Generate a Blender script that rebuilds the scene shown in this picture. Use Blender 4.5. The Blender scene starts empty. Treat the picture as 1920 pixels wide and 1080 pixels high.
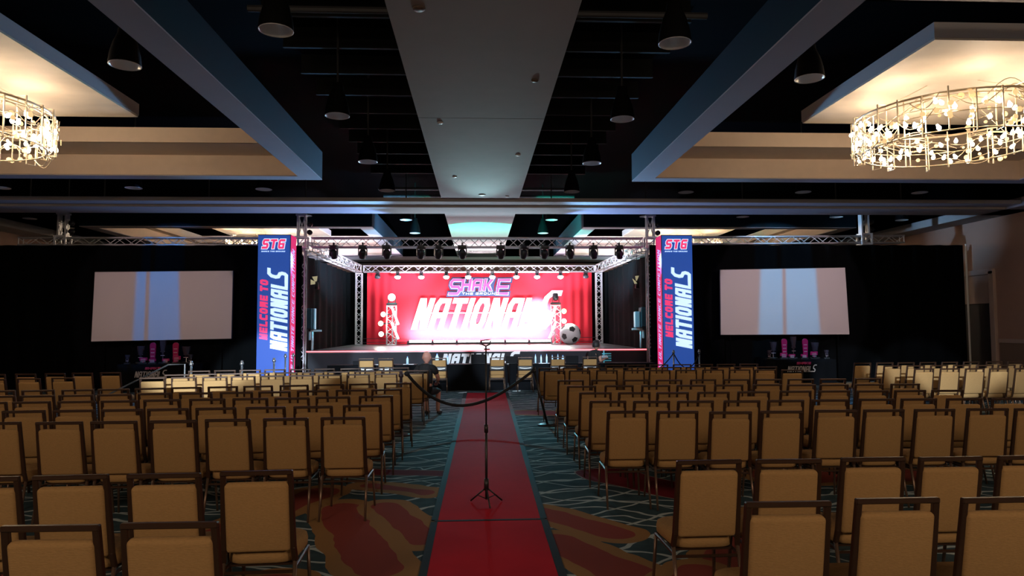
import bpy, bmesh, math, random
from math import sin, cos, pi, radians, atan2, sqrt, hypot
from mathutils import Vector, Matrix

S = bpy.context.scene
COL = S.collection
# ---------------------------------------------------------------- camera
cam_data = bpy.data.cameras.new('camera'); cam = bpy.data.objects.new('camera', cam_data); COL.objects.link(cam)
cam_data.sensor_width = 36.0; cam_data.lens = 1300.0/1920*36; cam_data.clip_end = 200
cam.matrix_world = (Matrix.Translation((0, 0, 1.75)) @ Matrix.Rotation(radians(-2.787), 4, 'Z')
                    @ Matrix.Rotation(radians(90+3.2434), 4, 'X') @ Matrix.Rotation(radians(-0.3), 4, 'Z'))
S.camera = cam
S.view_settings.view_transform = 'Standard'; S.view_settings.look = 'None'
S.view_settings.exposure = 0.0; S.view_settings.gamma = 1.0
try: S.view_settings.use_curve_mapping = False
except Exception: pass
S.cycles.max_bounces = 5; S.cycles.diffuse_bounces = 3; S.cycles.glossy_bounces = 3
S.cycles.sample_clamp_indirect = 4.0
# ---------------------------------------------------------------- world
W = bpy.data.worlds.new('world'); S.world = W; W.use_nodes = True
W.node_tree.nodes['Background'].inputs[0].default_value = (0.5, 0.42, 0.36, 1)
W.node_tree.nodes['Background'].inputs[1].default_value = 0.004

# ---------------------------------------------------------------- lights
def lamp(name, kind, loc, power, color=(1, 1, 1), aim=None, size=0.3, size_y=None, angle=60, blend=0.3, spread=None):
    d = bpy.data.lights.new(name, kind); d.energy = power; d.color = color
    if kind == 'AREA':
        d.size = size
        if size_y: d.shape = 'RECTANGLE'; d.size_y = size_y
        if spread: d.spread = radians(spread)
    elif kind == 'SPOT':
        d.spot_size = radians(angle); d.spot_blend = blend; d.shadow_soft_size = size
    else: d.shadow_soft_size = size
    o = bpy.data.objects.new(name, d); COL.objects.link(o); o.location = loc
    if aim is not None:
        o.rotation_euler = (Vector(aim)-Vector(loc)).to_track_quat('-Z', 'Y').to_euler()
    return o
WARM = (1.0, 0.76, 0.54)
# the ballroom's unseen chandeliers behind the photographer
for sx in (-1, 1):
    lamp('rear_chandelier_light', 'AREA', (sx*5.5, -4.0, 5.2), 265, WARM, (sx*3.5, 8, 0.2), size=2.4)
    lamp('rear_chandelier_light', 'AREA', (sx*11.5, -1.0, 5.2), 90, WARM, (sx*9, 10, 0.3), size=2.0)
# the chandeliers in view
for cx, cy, p in ((-7.95, 10.7, 88), (7.6, 10.7, 88), (-8.3, 27, 170), (8.3, 27, 170)):
    for k in range(6):
        a = k*pi/3+0.3
        lamp('chandelier_light', 'POINT', (cx+1.12*cos(a), cy+1.12*sin(a), 5.13), p/6, WARM, size=0.12)
# stage: washes from the back truss on the red backdrop
for i, x in enumerate((-3.42, -2.42, -1.36, -0.43, 0.6, 1.63, 2.52, 3.53)):
    lamp('par_wash', 'SPOT', (x, 29.35, 3.85), 14, (1.0, 0.62, 0.80), (x, 30.17, 2.6), size=0.10, angle=95, blend=0.8)
# footlight battens at the foot of the backdrop
for i in range(6):
    x = -2.45+i*1.02
    lamp('footlight', 'AREA', (x, 29.62, 1.22), 170, (1.0, 0.86, 0.95), (x, 30.25, 2.1), size=0.95, size_y=0.10, spread=150)
for x in (-2.6, -0.9, 0.9, 2.6):
    lamp('floor_wash', 'SPOT', (x, 29.3, 3.9), 1700, (1.0, 0.82, 0.95), (x*0.95, 26.2, 1.04), size=0.1, angle=62, blend=0.8)
# bright beam of the right tower on the backdrop
lamp('mover_beam', 'SPOT', (2.8, 28.15, 2.8), 9000, (1.0, 0.85, 0.97), (2.55, 30.17, 2.35), size=0.05, angle=42, blend=1.0)
# front truss: movers washing the stage floor and curtain
for x in (-4.4, -1.5, 1.5, 4.4):
    lamp('front_wash', 'SPOT', (x, 21.6, 4.05), 290, (1.0, 0.80, 0.84), (x*0.75, 30.1, 2.2), size=0.1, angle=50, blend=0.6)
lamp('wing_wash', 'SPOT', (-3.0, 24, 4.2), 90, (0.6, 0.8, 1.0), (-5.2, 29.5, 3.0), size=0.2, angle=60, blend=0.6)
lamp('wing_wash', 'SPOT', (3.0, 24, 4.2), 90, (0.9, 0.8, 1.0), (5.2, 29.5, 3.0), size=0.2, angle=60, blend=0.6)
# movers pointed up: cyan on the ceiling panel, white beyond
lamp('ceiling_beam', 'SPOT', (-0.1, 22.0, 3.6), 1100, (0.0, 1.0, 0.66), (0.1, 23.6, 5.13), size=0.05, angle=84, blend=0.5)
lamp('ceiling_beam', 'SPOT', (0.1, 28.7, 3.1), 1800, (1.0, 0.93, 1.0), (0.1, 29.9, 5.13), size=0.05, angle=54, blend=0.4)
lamp('ceiling_beam', 'SPOT', (1.0, 22.0, 3.8), 1800, (0.0, 1.0, 0.8), (3.7, 25, 5.4), size=0.05, angle=60, blend=0.7)
lamp('ceiling_beam', 'SPOT', (-1.0, 22.0, 3.8), 1800, (0.15, 0.6, 1.0), (-3.6, 25, 5.4), size=0.05, angle=60, blend=0.7)
for sx in (-1, 1):
    lamp('ceiling_beam', 'SPOT', (sx*1.5, 26, 2.8), 2600, (0.9, 0.72, 1.0), (sx*3.8, 30.8, 5.2), size=0.1, angle=50, blend=0.8)
for sx in (-1, 1):
    lamp('wing_cyan', 'SPOT', (sx*2.2, 20.9, 3.9), 700, (0.1, 0.7, 1.0), (sx*5.2, 22.4, 1.9), size=0.05, angle=22, blend=0.5)
# blue wash thrown back into the room
for sx in (-1, 1):
    lamp('house_blue', 'SPOT', (sx*2.0, 21.0, 3.7), 2600, (0.22, 0.56, 1.0), (sx*5.5, 11, 5.6), size=0.1, angle=44, blend=0.8)
    lamp('house_blue', 'SPOT', (sx*5.0, 21.0, 3.9), 900, (0.12, 0.45, 1.0), (sx*10, 13, 0.6), size=0.1, angle=60, blend=0.9)
    lamp('beam_blue', 'SPOT', (sx*0.6, 21.2, 3.5), 2400, (0.20, 0.42, 1.0), (sx*5.2, 18.9, 5.0), size=0.05, angle=40, blend=0.5)
lamp('house_wash', 'AREA', (0, 21.0, 3.9), 85, (0.6, 0.85, 1.0), (0, 9, 5.6), size=5, size_y=0.3)
for sx in (-1, 1):
    lamp('coffer_wash', 'SPOT', (sx*2.2, 22.2, 3.5), 7000, (0.80, 0.76, 1.0), (sx*8.0, 30.0, 5.35), size=0.1, angle=44, blend=0.8)
lamp('panel_wash', 'SPOT', (0.1, 21.0, 3.8), 800, (0.5, 0.95, 1.0), (0.1, 14.5, 5.2), size=0.1, angle=26, blend=1.0)
lamp('house_teal', 'SPOT', (0.0, 21.0, 4.1), 1300, (0.10, 0.75, 0.95), (0.1, 12.0, 0.0), size=0.1, angle=24, blend=1.0)
lamp('wall_beam', 'SPOT', (6.8, 21.0, 4.75), 1100, (0.35, 0.65, 1.0), (15.6, 21.6, 5.0), size=0.1, angle=28, blend=1.0)
lamp('totem_glow', 'POINT', (3.52, 27.9, 2.15), 70, (0.8, 1.0, 0.85), size=0.1)
lamp('totem_glow', 'POINT', (-3.9, 28.0, 1.9), 40, (0.75, 1.0, 0.8), size=0.1)
lamp('totem_glow', 'POINT', (-3.52, 28.0, 2.95), 25, (0.4, 1.0, 1.0), size=0.1)
lamp('truss_glow', 'AREA', (0, 24.5, 3.2), 150, (0.8, 0.85, 1.0), (0, 24.5, 5), size=9, size_y=4)
# follow spots at the back of the ballroom, grazing over the rows
for aim, p, ang in (((-5.0, 13.0, 1.45), 30000, 7.0), ((-3.6, 13.8, 1.35), 11000, 7), ((-1.8, 13.9, 1.35), 9000, 6), ((9.2, 13.4, 1.25), 20000, 6.2), ((10.9, 13.5, 1.22), 22000, 6.8),
                    ((-2.8, 19.0, 1.15), 20000, 4.2), ((-1.1, 19.0, 1.1), 18000, 3.6), ((0.9, 19.0, 1.0), 20000, 5), ((2.6, 19.0, 1.15), 14000, 4.4)):
    lamp('added_row_spot', 'SPOT', (aim[0]*0.35, -6.0, 5.1), p*1.5, (0.70, 0.86, 1.0), aim, size=0.15, angle=ang, blend=0.25)

# ---------------------------------------------------------------- helpers
random.seed(7)
_M = {}
def mat(name, color, rough=0.6, metal=0.0, emit=None, strength=1.0, noise=0.0, nscale=20.0, bump=0.0, spec=0.5, stretch=None, coat=0.0):
    if name in _M: return _M[name]
    m = bpy.data.materials.new(name); m.use_nodes = True; nt = m.node_tree; b = nt.nodes['Principled BSDF']
    b.inputs['Base Color'].default_value = (*color, 1); b.inputs['Roughness'].default_value = rough
    b.inputs['Metallic'].default_value = metal; b.inputs['Specular IOR Level'].default_value = spec
    if coat: b.inputs['Coat Weight'].default_value = coat
    if emit: b.inputs['Emission Color'].default_value = (*emit, 1); b.inputs['Emission Strength'].default_value = strength
    if noise or bump:
        tc = nt.nodes.new('ShaderNodeTexCoord'); mp = nt.nodes.new('ShaderNodeMapping'); n = nt.nodes.new('ShaderNodeTexNoise')
        nt.links.new(tc.outputs['Object'], mp.inputs[0]); nt.links.new(mp.outputs[0], n.inputs['Vector'])
        if stretch: mp.inputs['Scale'].default_value = stretch
        n.inputs['Scale'].default_value = nscale; n.inputs['Detail'].default_value = 4
        if noise:
            mx = nt.nodes.new('ShaderNodeMix'); mx.data_type = 'RGBA'
            mx.inputs[6].default_value = (*[c*(1-noise) for c in color], 1); mx.inputs[7].default_value = (*[min(1, c*(1+noise)) for c in color], 1)
            nt.links.new(n.outputs[0], mx.inputs[0]); nt.links.new(mx.outputs[2], b.inputs['Base Color'])
        if bump:
            bp = nt.nodes.new('ShaderNodeBump'); bp.inputs['Strength'].default_value = bump; bp.inputs['Distance'].default_value = 0.01
            nt.links.new(n.outputs[0], bp.inputs['Height']); nt.links.new(bp.outputs[0], b.inputs['Normal'])
    _M[name] = m; return m
def link(name, me, m=None, parent=None, smooth=False):
    if m is not None: me.materials.append(m)
    if smooth: me.polygons.foreach_set('use_smooth', [True]*len(me.polygons))
    o = bpy.data.objects.new(name, me); COL.objects.link(o)
    if parent is not None: o.parent = parent
    return o
def obj(name, bm, m, parent=None, smooth=False):
    me = bpy.data.meshes.new(name); bm.normal_update(); bm.to_mesh(me); bm.free()
    return link(name, me, m, parent, smooth)
def thing(name, label, cat, loc=(0, 0, 0), rz=0, group=None):
    o = bpy.data.objects.new(name, None); COL.objects.link(o); o.empty_display_size = 0.1
    o.location = loc; o.rotation_euler = (0, 0, rz); o['label'] = label; o['category'] = cat
    if group: o['group'] = group
    return o
def tag(o, label, cat, group=None):
    o['label'] = label; o['category'] = cat
    if group: o['group'] = group
    return o
def struct(o): o['kind'] = 'structure'; return o
def dup(root, loc, rz=None, label=None, group=None):
    def cp(o, par):
        c = o.copy(); COL.objects.link(c); c.parent = par
        for ch in o.children: cp(ch, c)
        return c
    r = cp(root, None); r.location = loc
    if rz is not None: r.rotation_euler = (0, 0, rz)
    if label: r['label'] = label
    if group: r['group'] = group
    return r
B = bmesh.new
def box(bm, c, s, bevel=0.0, rot=None, seg=2):
    r = bmesh.ops.create_cube(bm, size=1.0); vs = r['verts']
    bmesh.ops.scale(bm, vec=s, verts=vs)
    if bevel:
        es = list({e for v in vs for e in v.link_edges})
        g = bmesh.ops.bevel(bm, geom=es, offset=bevel, segments=seg, affect='EDGES', profile=0.5)
        vs = list({v for f in g['faces'] for v in f.verts} | {v for v in vs if v.is_valid})
    if rot is not None: bmesh.ops.rotate(bm, cent=(0, 0, 0), matrix=rot, verts=vs)
    bmesh.ops.translate(bm, vec=c, verts=vs); return vs
def cyl(bm, a, b, r, r2=None, n=10, caps=True):
    a = Vector(a); b = Vector(b); d = b-a; L = d.length
    if L < 1e-6: return []
    g = bmesh.ops.create_cone(bm, cap_ends=caps, cap_tris=False, segments=n, radius1=r, radius2=r if r2 is None else r2, depth=L)
    bmesh.ops.rotate(bm, cent=(0, 0, 0), matrix=d.to_track_quat('Z', 'Y').to_matrix(), verts=g['verts'])
    bmesh.ops.translate(bm, vec=(a+b)/2, verts=g['verts']); return g['verts']
def tube(bm, pts, r, n=8):
    pts = [Vector(p) for p in pts]; rings = []
    for i, p in enumerate(pts):
        t = (pts[min(i+1, len(pts)-1)]-pts[max(i-1, 0)]).normalized()
        u = t.cross(Vector((0, 0, 1)));
        if u.length < 1e-3: u = t.cross(Vector((1, 0, 0)))
        u.normalize(); v = t.cross(u).normalized()
        rings.append([bm.verts.new(p+(u*cos(2*pi*k/n)+v*sin(2*pi*k/n))*r) for k in range(n)])
    for i in range(len(rings)-1):
        for k in range(n): bm.faces.new((rings[i][k], rings[i][(k+1) % n], rings[i+1][(k+1) % n], rings[i+1][k]))
    bm.faces.new(rings[0][::-1]); bm.faces.new(rings[-1])
def lathe(bm, prof, c=(0, 0, 0), n=24, mtx=None):
    rings = []
    for r, z in prof:
        ring = []
        for k in range(n):
            p = Vector((max(r, 1e-4)*cos(2*pi*k/n), max(r, 1e-4)*sin(2*pi*k/n), z))
            if mtx is not None: p = mtx @ p
            ring.append(bm.verts.new(p+Vector(c)))
        rings.append(ring)
    for i in range(len(rings)-1):
        for k in range(n): bm.faces.new((rings[i][k], rings[i][(k+1) % n], rings[i+1][(k+1) % n], rings[i+1][k]))
    return rings
def sph(bm, c, r, s=(1, 1, 1), n=12):
    g = bmesh.ops.create_uvsphere(bm, u_segments=n, v_segments=max(6, n//2+2), radius=r)
    bmesh.ops.scale(bm, vec=s, verts=g['verts']); bmesh.ops.translate(bm, vec=c, verts=g['verts']); return g['verts']
def solid(bm, geom, thickness):
    bm.normal_update(); bmesh.ops.solidify(bm, geom=geom, thickness=thickness)
def quad(bm, a, b, c, d): return bm.faces.new([bm.verts.new(Vector(p)) for p in (a, b, c, d)])
ORD = ['', 'first', 'second', 'third', 'fourth', 'fifth', 'sixth', 'seventh', 'eighth', 'ninth', 'tenth', 'eleventh', 'twelfth']

# ---------------------------------------------------------------- block lettering
G = {
 'A': [[(0, 0), (0, .82), (.2, 1), (1, 1), (1, 0)], [(0, .45), (1, .45)]], 'B': [[(0, 0), (0, 1), (.85, 1), (1, .85), (.85, .5), (0, .5)], [(.85, .5), (1, .35), (1, .15), (.85, 0), (0, 0)]],
 'C': [[(1, 1), (.15, 1), (0, .85), (0, .15), (.15, 0), (1, 0)]], 'D': [[(0, 0), (0, 1), (.8, 1), (1, .8), (1, .2), (.8, 0), (0, 0)]],
 'E': [[(1, 1), (0, 1), (0, 0), (1, 0)], [(0, .5), (.9, .5)]], 'G': [[(1, 1), (.15, 1), (0, .85), (0, .15), (.15, 0), (1, 0), (1, .5), (.5, .5)]],
 'H': [[(0, 0), (0, 1)], [(1, 0), (1, 1)], [(0, .5), (1, .5)]], 'I': [[(.5, 0), (.5, 1)]], 'K': [[(0, 0), (0, 1)]],
 'L': [[(0, 1), (0, 0), (1, 0)]], 'M': [[(0, 0), (0, 1)], [(1, 0), (1, 1)]], 'N': [[(0, 0), (0, 1)], [(1, 0), (1, 1)]],
 'O': [[(.2, 0), (0, .2), (0, .8), (.2, 1), (.8, 1), (1, .8), (1, .2), (.8, 0), (.2, 0)]], 'P': [[(0, 0), (0, 1), (.85, 1), (1, .85), (1, .6), (.85, .45), (0, .45)]],
 'R': [[(0, 0), (0, 1), (.85, 1), (1, .85), (1, .6), (.85, .45), (0, .45)]], 'S': [[(1, 1), (.15, 1), (0, .85), (0, .65), (.15, .5), (.85, .5), (1, .35), (1, .15), (.85, 0), (0, 0)]],
 'T': [[(0, 1), (1, 1)], [(.5, 1), (.5, 0)]], 'U': [[(0, 1), (0, .15), (.15, 0), (.85, 0), (1, .15), (1, 1)]], 'W': [[(0, 1), (0, 0)], [(1, 0), (1, 1)]],
 's': [[(1.25, 1.28), (.5, 1.28), (.1, 1.1), (.02, .8), (.2, .58), (.8, .48), (1, .3), (.95, .1), (.75, 0), (-.25, 0)]],
}
def letters(bm, text, o, ux, uy, h, cw, t, shear=0.2, gap=0.25, depth=0.004):
    """block letters on the plane (o, ux, uy); h height, cw letter width, t stroke; returns the width"""
    o = Vector(o); ux = Vector(ux).normalized(); uy = Vector(uy).normalized(); n = ux.cross(uy)
    x = 0.0
    def diag(ch, w, h, t):      # slanting strokes as filled parallelograms
        k = t*1.15
        if ch == 'N': return [[(0, h), (w-k, 0), (w, 0), (k, h)]]
        if ch == 'M': return [[(0, h), (w/2-k/2, h*.3), (w/2+k/2, h*.3), (k, h)], [(w-k, h), (w/2-k/2, h*.3), (w/2+k/2, h*.3), (w, h)]]
        if ch == 'W': return [[(0, 0), (k, 0), (w/2+k/2, h*.7), (w/2-k/2, h*.7)], [(w-k, 0), (w, 0), (w/2+k/2, h*.7), (w/2-k/2, h*.7)]]
        if ch == 'K': return [[(t*.9, h*.42), (t*.9+k*.9, h*.42), (w, h), (w-k*1.1, h)], [(w-k*1.1, 0), (w, 0), (t*.9+k*.9, h*.58), (t*.9, h*.58)]]
        if ch == 'R': return [[(w-k*1.1, 0), (w, 0), (w*.45+k, h*.5), (w*.45, h*.5)]]
        return []
    for li, ch in enumerate(text):
        if ch == ' ': x += cw*0.55; continue
        w = t if ch == 'I' else cw
        for di, pl in enumerate(diag(ch, w, h, t)):
            e = depth+0.0012+0.0005*di
            F = [bm.verts.new(o+ux*(x+px+shear*py)+uy*py+n*e) for px, py in pl]; K = [bm.verts.new(o+ux*(x+px+shear*py)+uy*py) for px, py in pl]
            f_ = bm.faces.new(F); f_.normal_update()
            if f_.normal.dot(n) < 0: f_.normal_flip()
            for q in range(4): bm.faces.new((K[q], K[(q+1) % 4], F[(q+1) % 4], F[q]))
        for gi, line in enumerate(G[ch]):
            pts = [Vector((t/2+px*(w-t), t/2+py*(h-t))) for px, py in line]
            closed = (pts[0]-pts[-1]).length < 1e-6
            if closed: pts = pts[:-1]
            m = len(pts); Ls = []; Rs = []
            for i in range(m):
                d1 = (pts[i]-pts[i-1]).normalized() if (i > 0 or closed) else None
                d2 = (pts[(i+1) % m]-pts[i]).normalized() if (i < m-1 or closed) else None
                if d1 is None: d1 = d2
                if d2 is None: d2 = d1
                n1 = Vector((-d1.y, d1.x)); n2 = Vector((-d2.y, d2.x)); s = (n1+n2)
                if s.length < 1e-4: s = n1
                s.normalize(); k = min(1.25, 1/max(0.3, s.dot(n1)))*t/2
                p = pts[i]
                if not closed and i == 0: p = p-d2*(t/2)
                if not closed and i == m-1: p = p+d1*(t/2)
                Ls.append(p+s*k); Rs.append(p-s*k)
            def w3(p, z=0.0): return o+ux*(x+p.x+shear*p.y)+uy*p.y+n*z
            last = m if closed else m-1
            for i in range(last):
                j = (i+1) % m
                a, b, c, d = Rs[i], Rs[j], Ls[j], Ls[i]
                F = [bm.verts.new(w3(p, depth+0.0006*gi+0.0003*(li % 2)+(0.0002 if i % 2 else 0))) for p in (a, b, c, d)]; K = [bm.verts.new(w3(p)) for p in (a, b, c, d)]
                bm.faces.new(F)
                for q in range(4): bm.faces.new((K[q], K[(q+1) % 4], F[(q+1) % 4], F[q]))
        x += w+gap*cw
    return x

# ---------------------------------------------------------------- materials
m_black = mat('black_ceiling_paint', (0.0007, 0.0009, 0.0012), 0.95, spec=0.02)
m_steelblk = mat('black_steel', (0.0022, 0.0028, 0.003), 0.8, 0.0, spec=0.2)
m_panel = mat('grey_ceiling_paint', (0.42, 0.38, 0.37), 0.85, noise=0.07, nscale=3)
m_strip = mat('lilac_grey_paint', (0.40, 0.36, 0.38), 0.7, noise=0.05, nscale=3)
m_teal = mat('blue_lit_black_paint', (0.004, 0.024, 0.036), 0.75, spec=0.2)  # blackish paint, the blue stage light on it mixed into the colour
m_tan = mat('tan_wall_covering', (0.72, 0.56, 0.44), 0.5, noise=0.06, nscale=6)
m_cloud = mat('marbled_cream_plaster', (0.64, 0.55, 0.44), 0.6, noise=0.25, nscale=1.2, stretch=(1, 2.4, 1))
m_cloudside = mat('pale_grey_paint', (0.42, 0.40, 0.40), 0.6)
m_wall = mat('brown_wall_paint', (0.36, 0.22, 0.17), 0.8, noise=0.05, nscale=5)
m_wains = mat('dark_brown_wainscot', (0.18, 0.12, 0.09), 0.7)
m_rail = mat('pale_brown_trim', (0.42, 0.31, 0.27), 0.6)
m_drape = mat('black_drape', (0.0022, 0.0026, 0.003), 0.95, spec=0.05)
m_drapeg = mat('charcoal_drape', (0.0018, 0.0035, 0.0042), 0.9, spec=0.05)
m_alu = mat('aluminium_truss', (0.72, 0.72, 0.75), 0.4, 0.3)
m_fix = mat('black_fixture', (0.012, 0.012, 0.014), 0.4)
m_chrome = mat('chrome', (0.7, 0.7, 0.72), 0.15, 1.0)
m_fabric = mat('tan_chair_fabric', (0.33, 0.192, 0.078), 0.9, noise=0.22, nscale=55, stretch=(1, 1, 4), bump=0.25, spec=0.1)
m_frame = mat('dark_bronze_frame', (0.045, 0.020, 0.010), 0.38, 0.35)
m_leg = mat('bronze_leg', (0.16, 0.10, 0.07), 0.35, 0.6)

# ---------------------------------------------------------------- floor carpet
def carpet_material():
    m = bpy.data.materials.new('patterned_carpet'); m.use_nodes = True; nt = m.node_tree; N = nt.nodes; Lk = nt.links
    b = N['Principled BSDF']; b.inputs['Roughness'].default_value = 0.95; b.inputs['Specular IOR Level'].default_value = 0.1
    tc = N.new('ShaderNodeTexCoord'); sp = N.new('ShaderNodeSeparateXYZ')
    nz = N.new('ShaderNodeTexNoise'); nz.inputs['Scale'].default_value = 1.6; nz.inputs['Detail'].default_value = 2
    Lk.new(tc.outputs['Object'], nz.inputs['Vector'])
    def math_(op, a, c=None, d=None):
        q = N.new('ShaderNodeMath'); q.operation = op
        for i, v in enumerate((a, c, d)):
            if v is None: continue
            if isinstance(v, (int, float)): q.inputs[i].default_value = v
            else: Lk.new(v, q.inputs[i])
        return q.outputs[0]
    Lk.new(tc.outputs['Object'], sp.inputs[0]); X, Y = sp.outputs[0], sp.outputs[1]
    nzc = math_('SUBTRACT', nz.outputs[0], 0.5)
    def wave(kx, ky, amp, ph, freq, thr):
        s = math_('SINE', math_('ADD', math_('MULTIPLY', X, kx), ph))
        s2 = math_('ADD', math_('MULTIPLY', s, amp), math_('MULTIPLY', nzc, 0.45))
        arg = math_('ADD', math_('MULTIPLY', math_('ADD', Y, s2), freq), math_('MULTIPLY', X, ky))
        return math_('LESS_THAN', math_('ABSOLUTE', math_('SINE', arg)), thr)
    l1 = wave(4.2, 0.6, 0.17, 0.0, 7.5, 0.15); l2 = wave(3.4, -1.2, -0.20, 1.7, 6.3, 0.13); l3 = wave(5.3, 2.5, 0.12, 3.1, 4.9, 0.07)
    lines = math_('MAXIMUM', math_('MAXIMUM', l1, l2), l3)
    def mix(f, a, c):
        q = N.new('ShaderNodeMix'); q.data_type = 'RGBA'; Lk.new(f, q.inputs[0])
        for i, v in ((6, a), (7, c)):
            if isinstance(v, tuple): q.inputs[i].default_value = (*v, 1)
            else: Lk.new(v, q.inputs[i])
        return q.outputs[2]
    wv = N.new('ShaderNodeTexNoise'); wv.inputs['Scale'].default_value = 7; Lk.new(tc.outputs['Object'], wv.inputs['Vector'])
    base = mix(wv.outputs[0], (0.012, 0.03, 0.04), (0.05, 0.085, 0.10))
    col = mix(lines, base, (0.34, 0.40, 0.41))
    # organic leaf shapes of the pattern: capsules warped by noise
    caps = [(-1.35, 6.95, -0.75, 5.2, .20, 0), (-0.92, 7.0, -0.45, 5.85, .14, 0), (-0.58, 7.55, -1.2, 7.9, .11, 0), (0.55, 6.7, 1.15, 5.95, .15, 0),
            (0.62, 5.75, 1.2, 4.75, .20, 0), (-2.2, 6.2, -1.7, 7.6, .20, 0), (2.0, 5.2, 2.8, 6.4, .3, 0), (-2.2, 4.4, -1.4, 4.9, .2, 0), (1.55, 5.0, 1.0, 4.2, .14, 0),
            (-1.7, 8.72, -0.2, 8.42, .17, 1), (1.5, 8.3, 2.3, 7.2, .34, 1), (1.9, 14.1, 0.95, 14.35, .33, 2), (3.5, 8.0, 5.0, 8.0, .35, 0), (-5.0, 5.5, -3.5, 5.2, .35, 0)]
    for x0, y0, x1, y1, r, kind in caps:
        dx, dy = x1-x0, y1-y0; L2 = dx*dx+dy*dy
        px = math_('SUBTRACT', X, x0); py = math_('SUBTRACT', Y, y0)
        t = math_('DIVIDE', math_('ADD', math_('MULTIPLY', px, dx), math_('MULTIPLY', py, dy)), L2)
        q = N.new('ShaderNodeClamp'); Lk.new(t, q.inputs[0]); t = q.outputs[0]
        ex = math_('SUBTRACT', px, math_('MULTIPLY', t, dx)); ey = math_('SUBTRACT', py, math_('MULTIPLY', t, dy))
        d = math_('SQRT', math_('ADD', math_('MULTIPLY', ex, ex), math_('MULTIPLY', ey, ey)))
        d = math_('ADD', d, math_('MULTIPLY', nzc, 0.22))
        rim = (0.26, 0.14, 0.055) if kind != 1 else (0.25, 0.2, 0.18)
        core = ((0.22, 0.045, 0.035), (0.13, 0.008, 0.015), (0.28, 0.05, 0.06))[kind]
        col = mix(math_('LESS_THAN', d, r+(0.13 if kind != 1 else 0.02)), col, rim); col = mix(math_('LESS_THAN', d, r), col, core)
    Lk.new(col, b.inputs['Base Color'])
    return m
bm = B(); quad(bm, (-15.9, -8, 0), (15.9, -8, 0), (15.9, 36, 0), (-15.9, 36, 0)); struct(obj('floor', bm, carpet_material()))
def runner_part(name, x0a, x0b, x1a, x1b, ya, yb, z, m, parent):
    bm = B(); n = 24; up = []
    for i in range(n+1):
        f = i/n; y = ya+(yb-ya)*f
        xa = x0a+(x1a-x0a)*f; xb = x0b+(x1b-x0b)*f
        up.append((bm.verts.new((xa, y, 0.001)), bm.verts.new((xa, y, z+0.001*sin(i*2.1))), bm.verts.new((xb, y, z+0.001*sin(i*1.7))), bm.verts.new((xb, y, 0.001))))
    for i in range(n):
        for k in range(3): bm.faces.new((up[i][k], up[i][k+1], up[i+1][k+1], up[i+1][k]))
    bm.faces.new(up[0]); bm.faces.new(up[-1][::-1])
    return obj(name, bm, m, parent)
m_red = mat('red_carpet_pile', (0.42, 0.006, 0.018), 0.9, noise=0.12, nscale=4, spec=0.1); m_edge = mat('dark_carpet_binding', (0.006, 0.011, 0.014), 0.8, spec=0.2)
rn = thing('carpet_runner', 'long red aisle runner with dark bound edges leading towards the stage', 'carpet', (0.1, 6.42, 0), 0, 'red runner')
runner_part('pile', -0.47, 0.46, -0.40, 0.61, 0.0, 12.25, 0.008, m_red, rn)
runner_part('binding', -0.53, -0.47, -0.50, -0.40, 0.0, 12.25, 0.010, m_edge, rn); runner_part('binding', 0.46, 0.52, 0.61, 0.69, 0.0, 12.25, 0.010, m_edge, rn)
rn = thing('carpet_runner', 'nearest length of red aisle runner, its end seam in front of the thin black stand', 'carpet', (0.1, 2.0, 0), 0, 'red runner')
runner_part('pile', -0.46, 0.45, -0.47, 0.46, 0.0, 4.37, 0.007, m_red, rn)
runner_part('binding', -0.52, -0.46, -0.53, -0.47, 0.0, 4.37, 0.009, m_edge, rn); runner_part('binding', 0.45, 0.51, 0.46, 0.52, 0.0, 4.37, 0.009, m_edge, rn)
bm = B(); box(bm, (0, 4.395, 0.005), (1.0, 0.035, 0.010)); obj('end_binding', bm, m_edge, rn)

# ---------------------------------------------------------------- shell
bm = B(); quad(bm, (-15.9, -8, 7.2), (15.9, -8, 7.2), (15.9, 36, 7.2), (-15.9, 36, 7.2)); struct(obj('ceiling', bm, m_black))
for nm, x, sx in (('wall_left', -15.8, -1), ('wall_right', 15.8, 1)):
    bm = B()
    if sx < 0: box(bm, (x, 14, 2.62), (0.2, 44, 5.24))
    else:
        box(bm, (x, 6.2, 2.62), (0.2, 28.4, 5.24)); box(bm, (x, 29.9, 2.62), (0.2, 12.2, 5.24)); box(bm, (x, 22.1, 4.32), (0.2, 3.4, 1.84))
    struct(obj(nm, bm, m_wall))
bm = B(); box(bm, (0, 36.1, 2.55), (31.8, 0.2, 5.1)); struct(obj('wall_back', bm, m_wall))
bm = B(); box(bm, (0, 36.1, 6.15), (31.8, 0.2, 2.1)); box(bm, (0, 34.4, 6.2), (31.0, 0.05, 2.0)); box(bm, (0, 33.2, 6.2), (31.0, 0.05, 2.0)); struct(obj('trim_90', bm, m_black))
bm = B(); box(bm, (0, -8.1, 3.6), (31.8, 0.2, 7.2)); struct(obj('wall_front', bm, m_wall))
tn = [0]
def trim(bm, m):
    tn[0] += 1; return struct(obj('trim_%d' % tn[0], bm, m))
for x in (-14.95, 14.95):
    bm = B(); box(bm, (x, 14, 6.22), (0.1, 44, 1.96)); trim(bm, m_black)
bm = B(); box(bm, (15.67, 6.1, 1.27), (0.06, 28.2, 0.12), 0.01); trim(bm, m_rail)
bm = B(); box(bm, (15.685, 6.1, 0.62), (0.03, 28.2, 1.22)); trim(bm, m_wains)
bm = B(); box(bm, (-15.67, 14, 1.27), (0.06, 43.8, 0.12), 0.01); trim(bm, m_rail)
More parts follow.
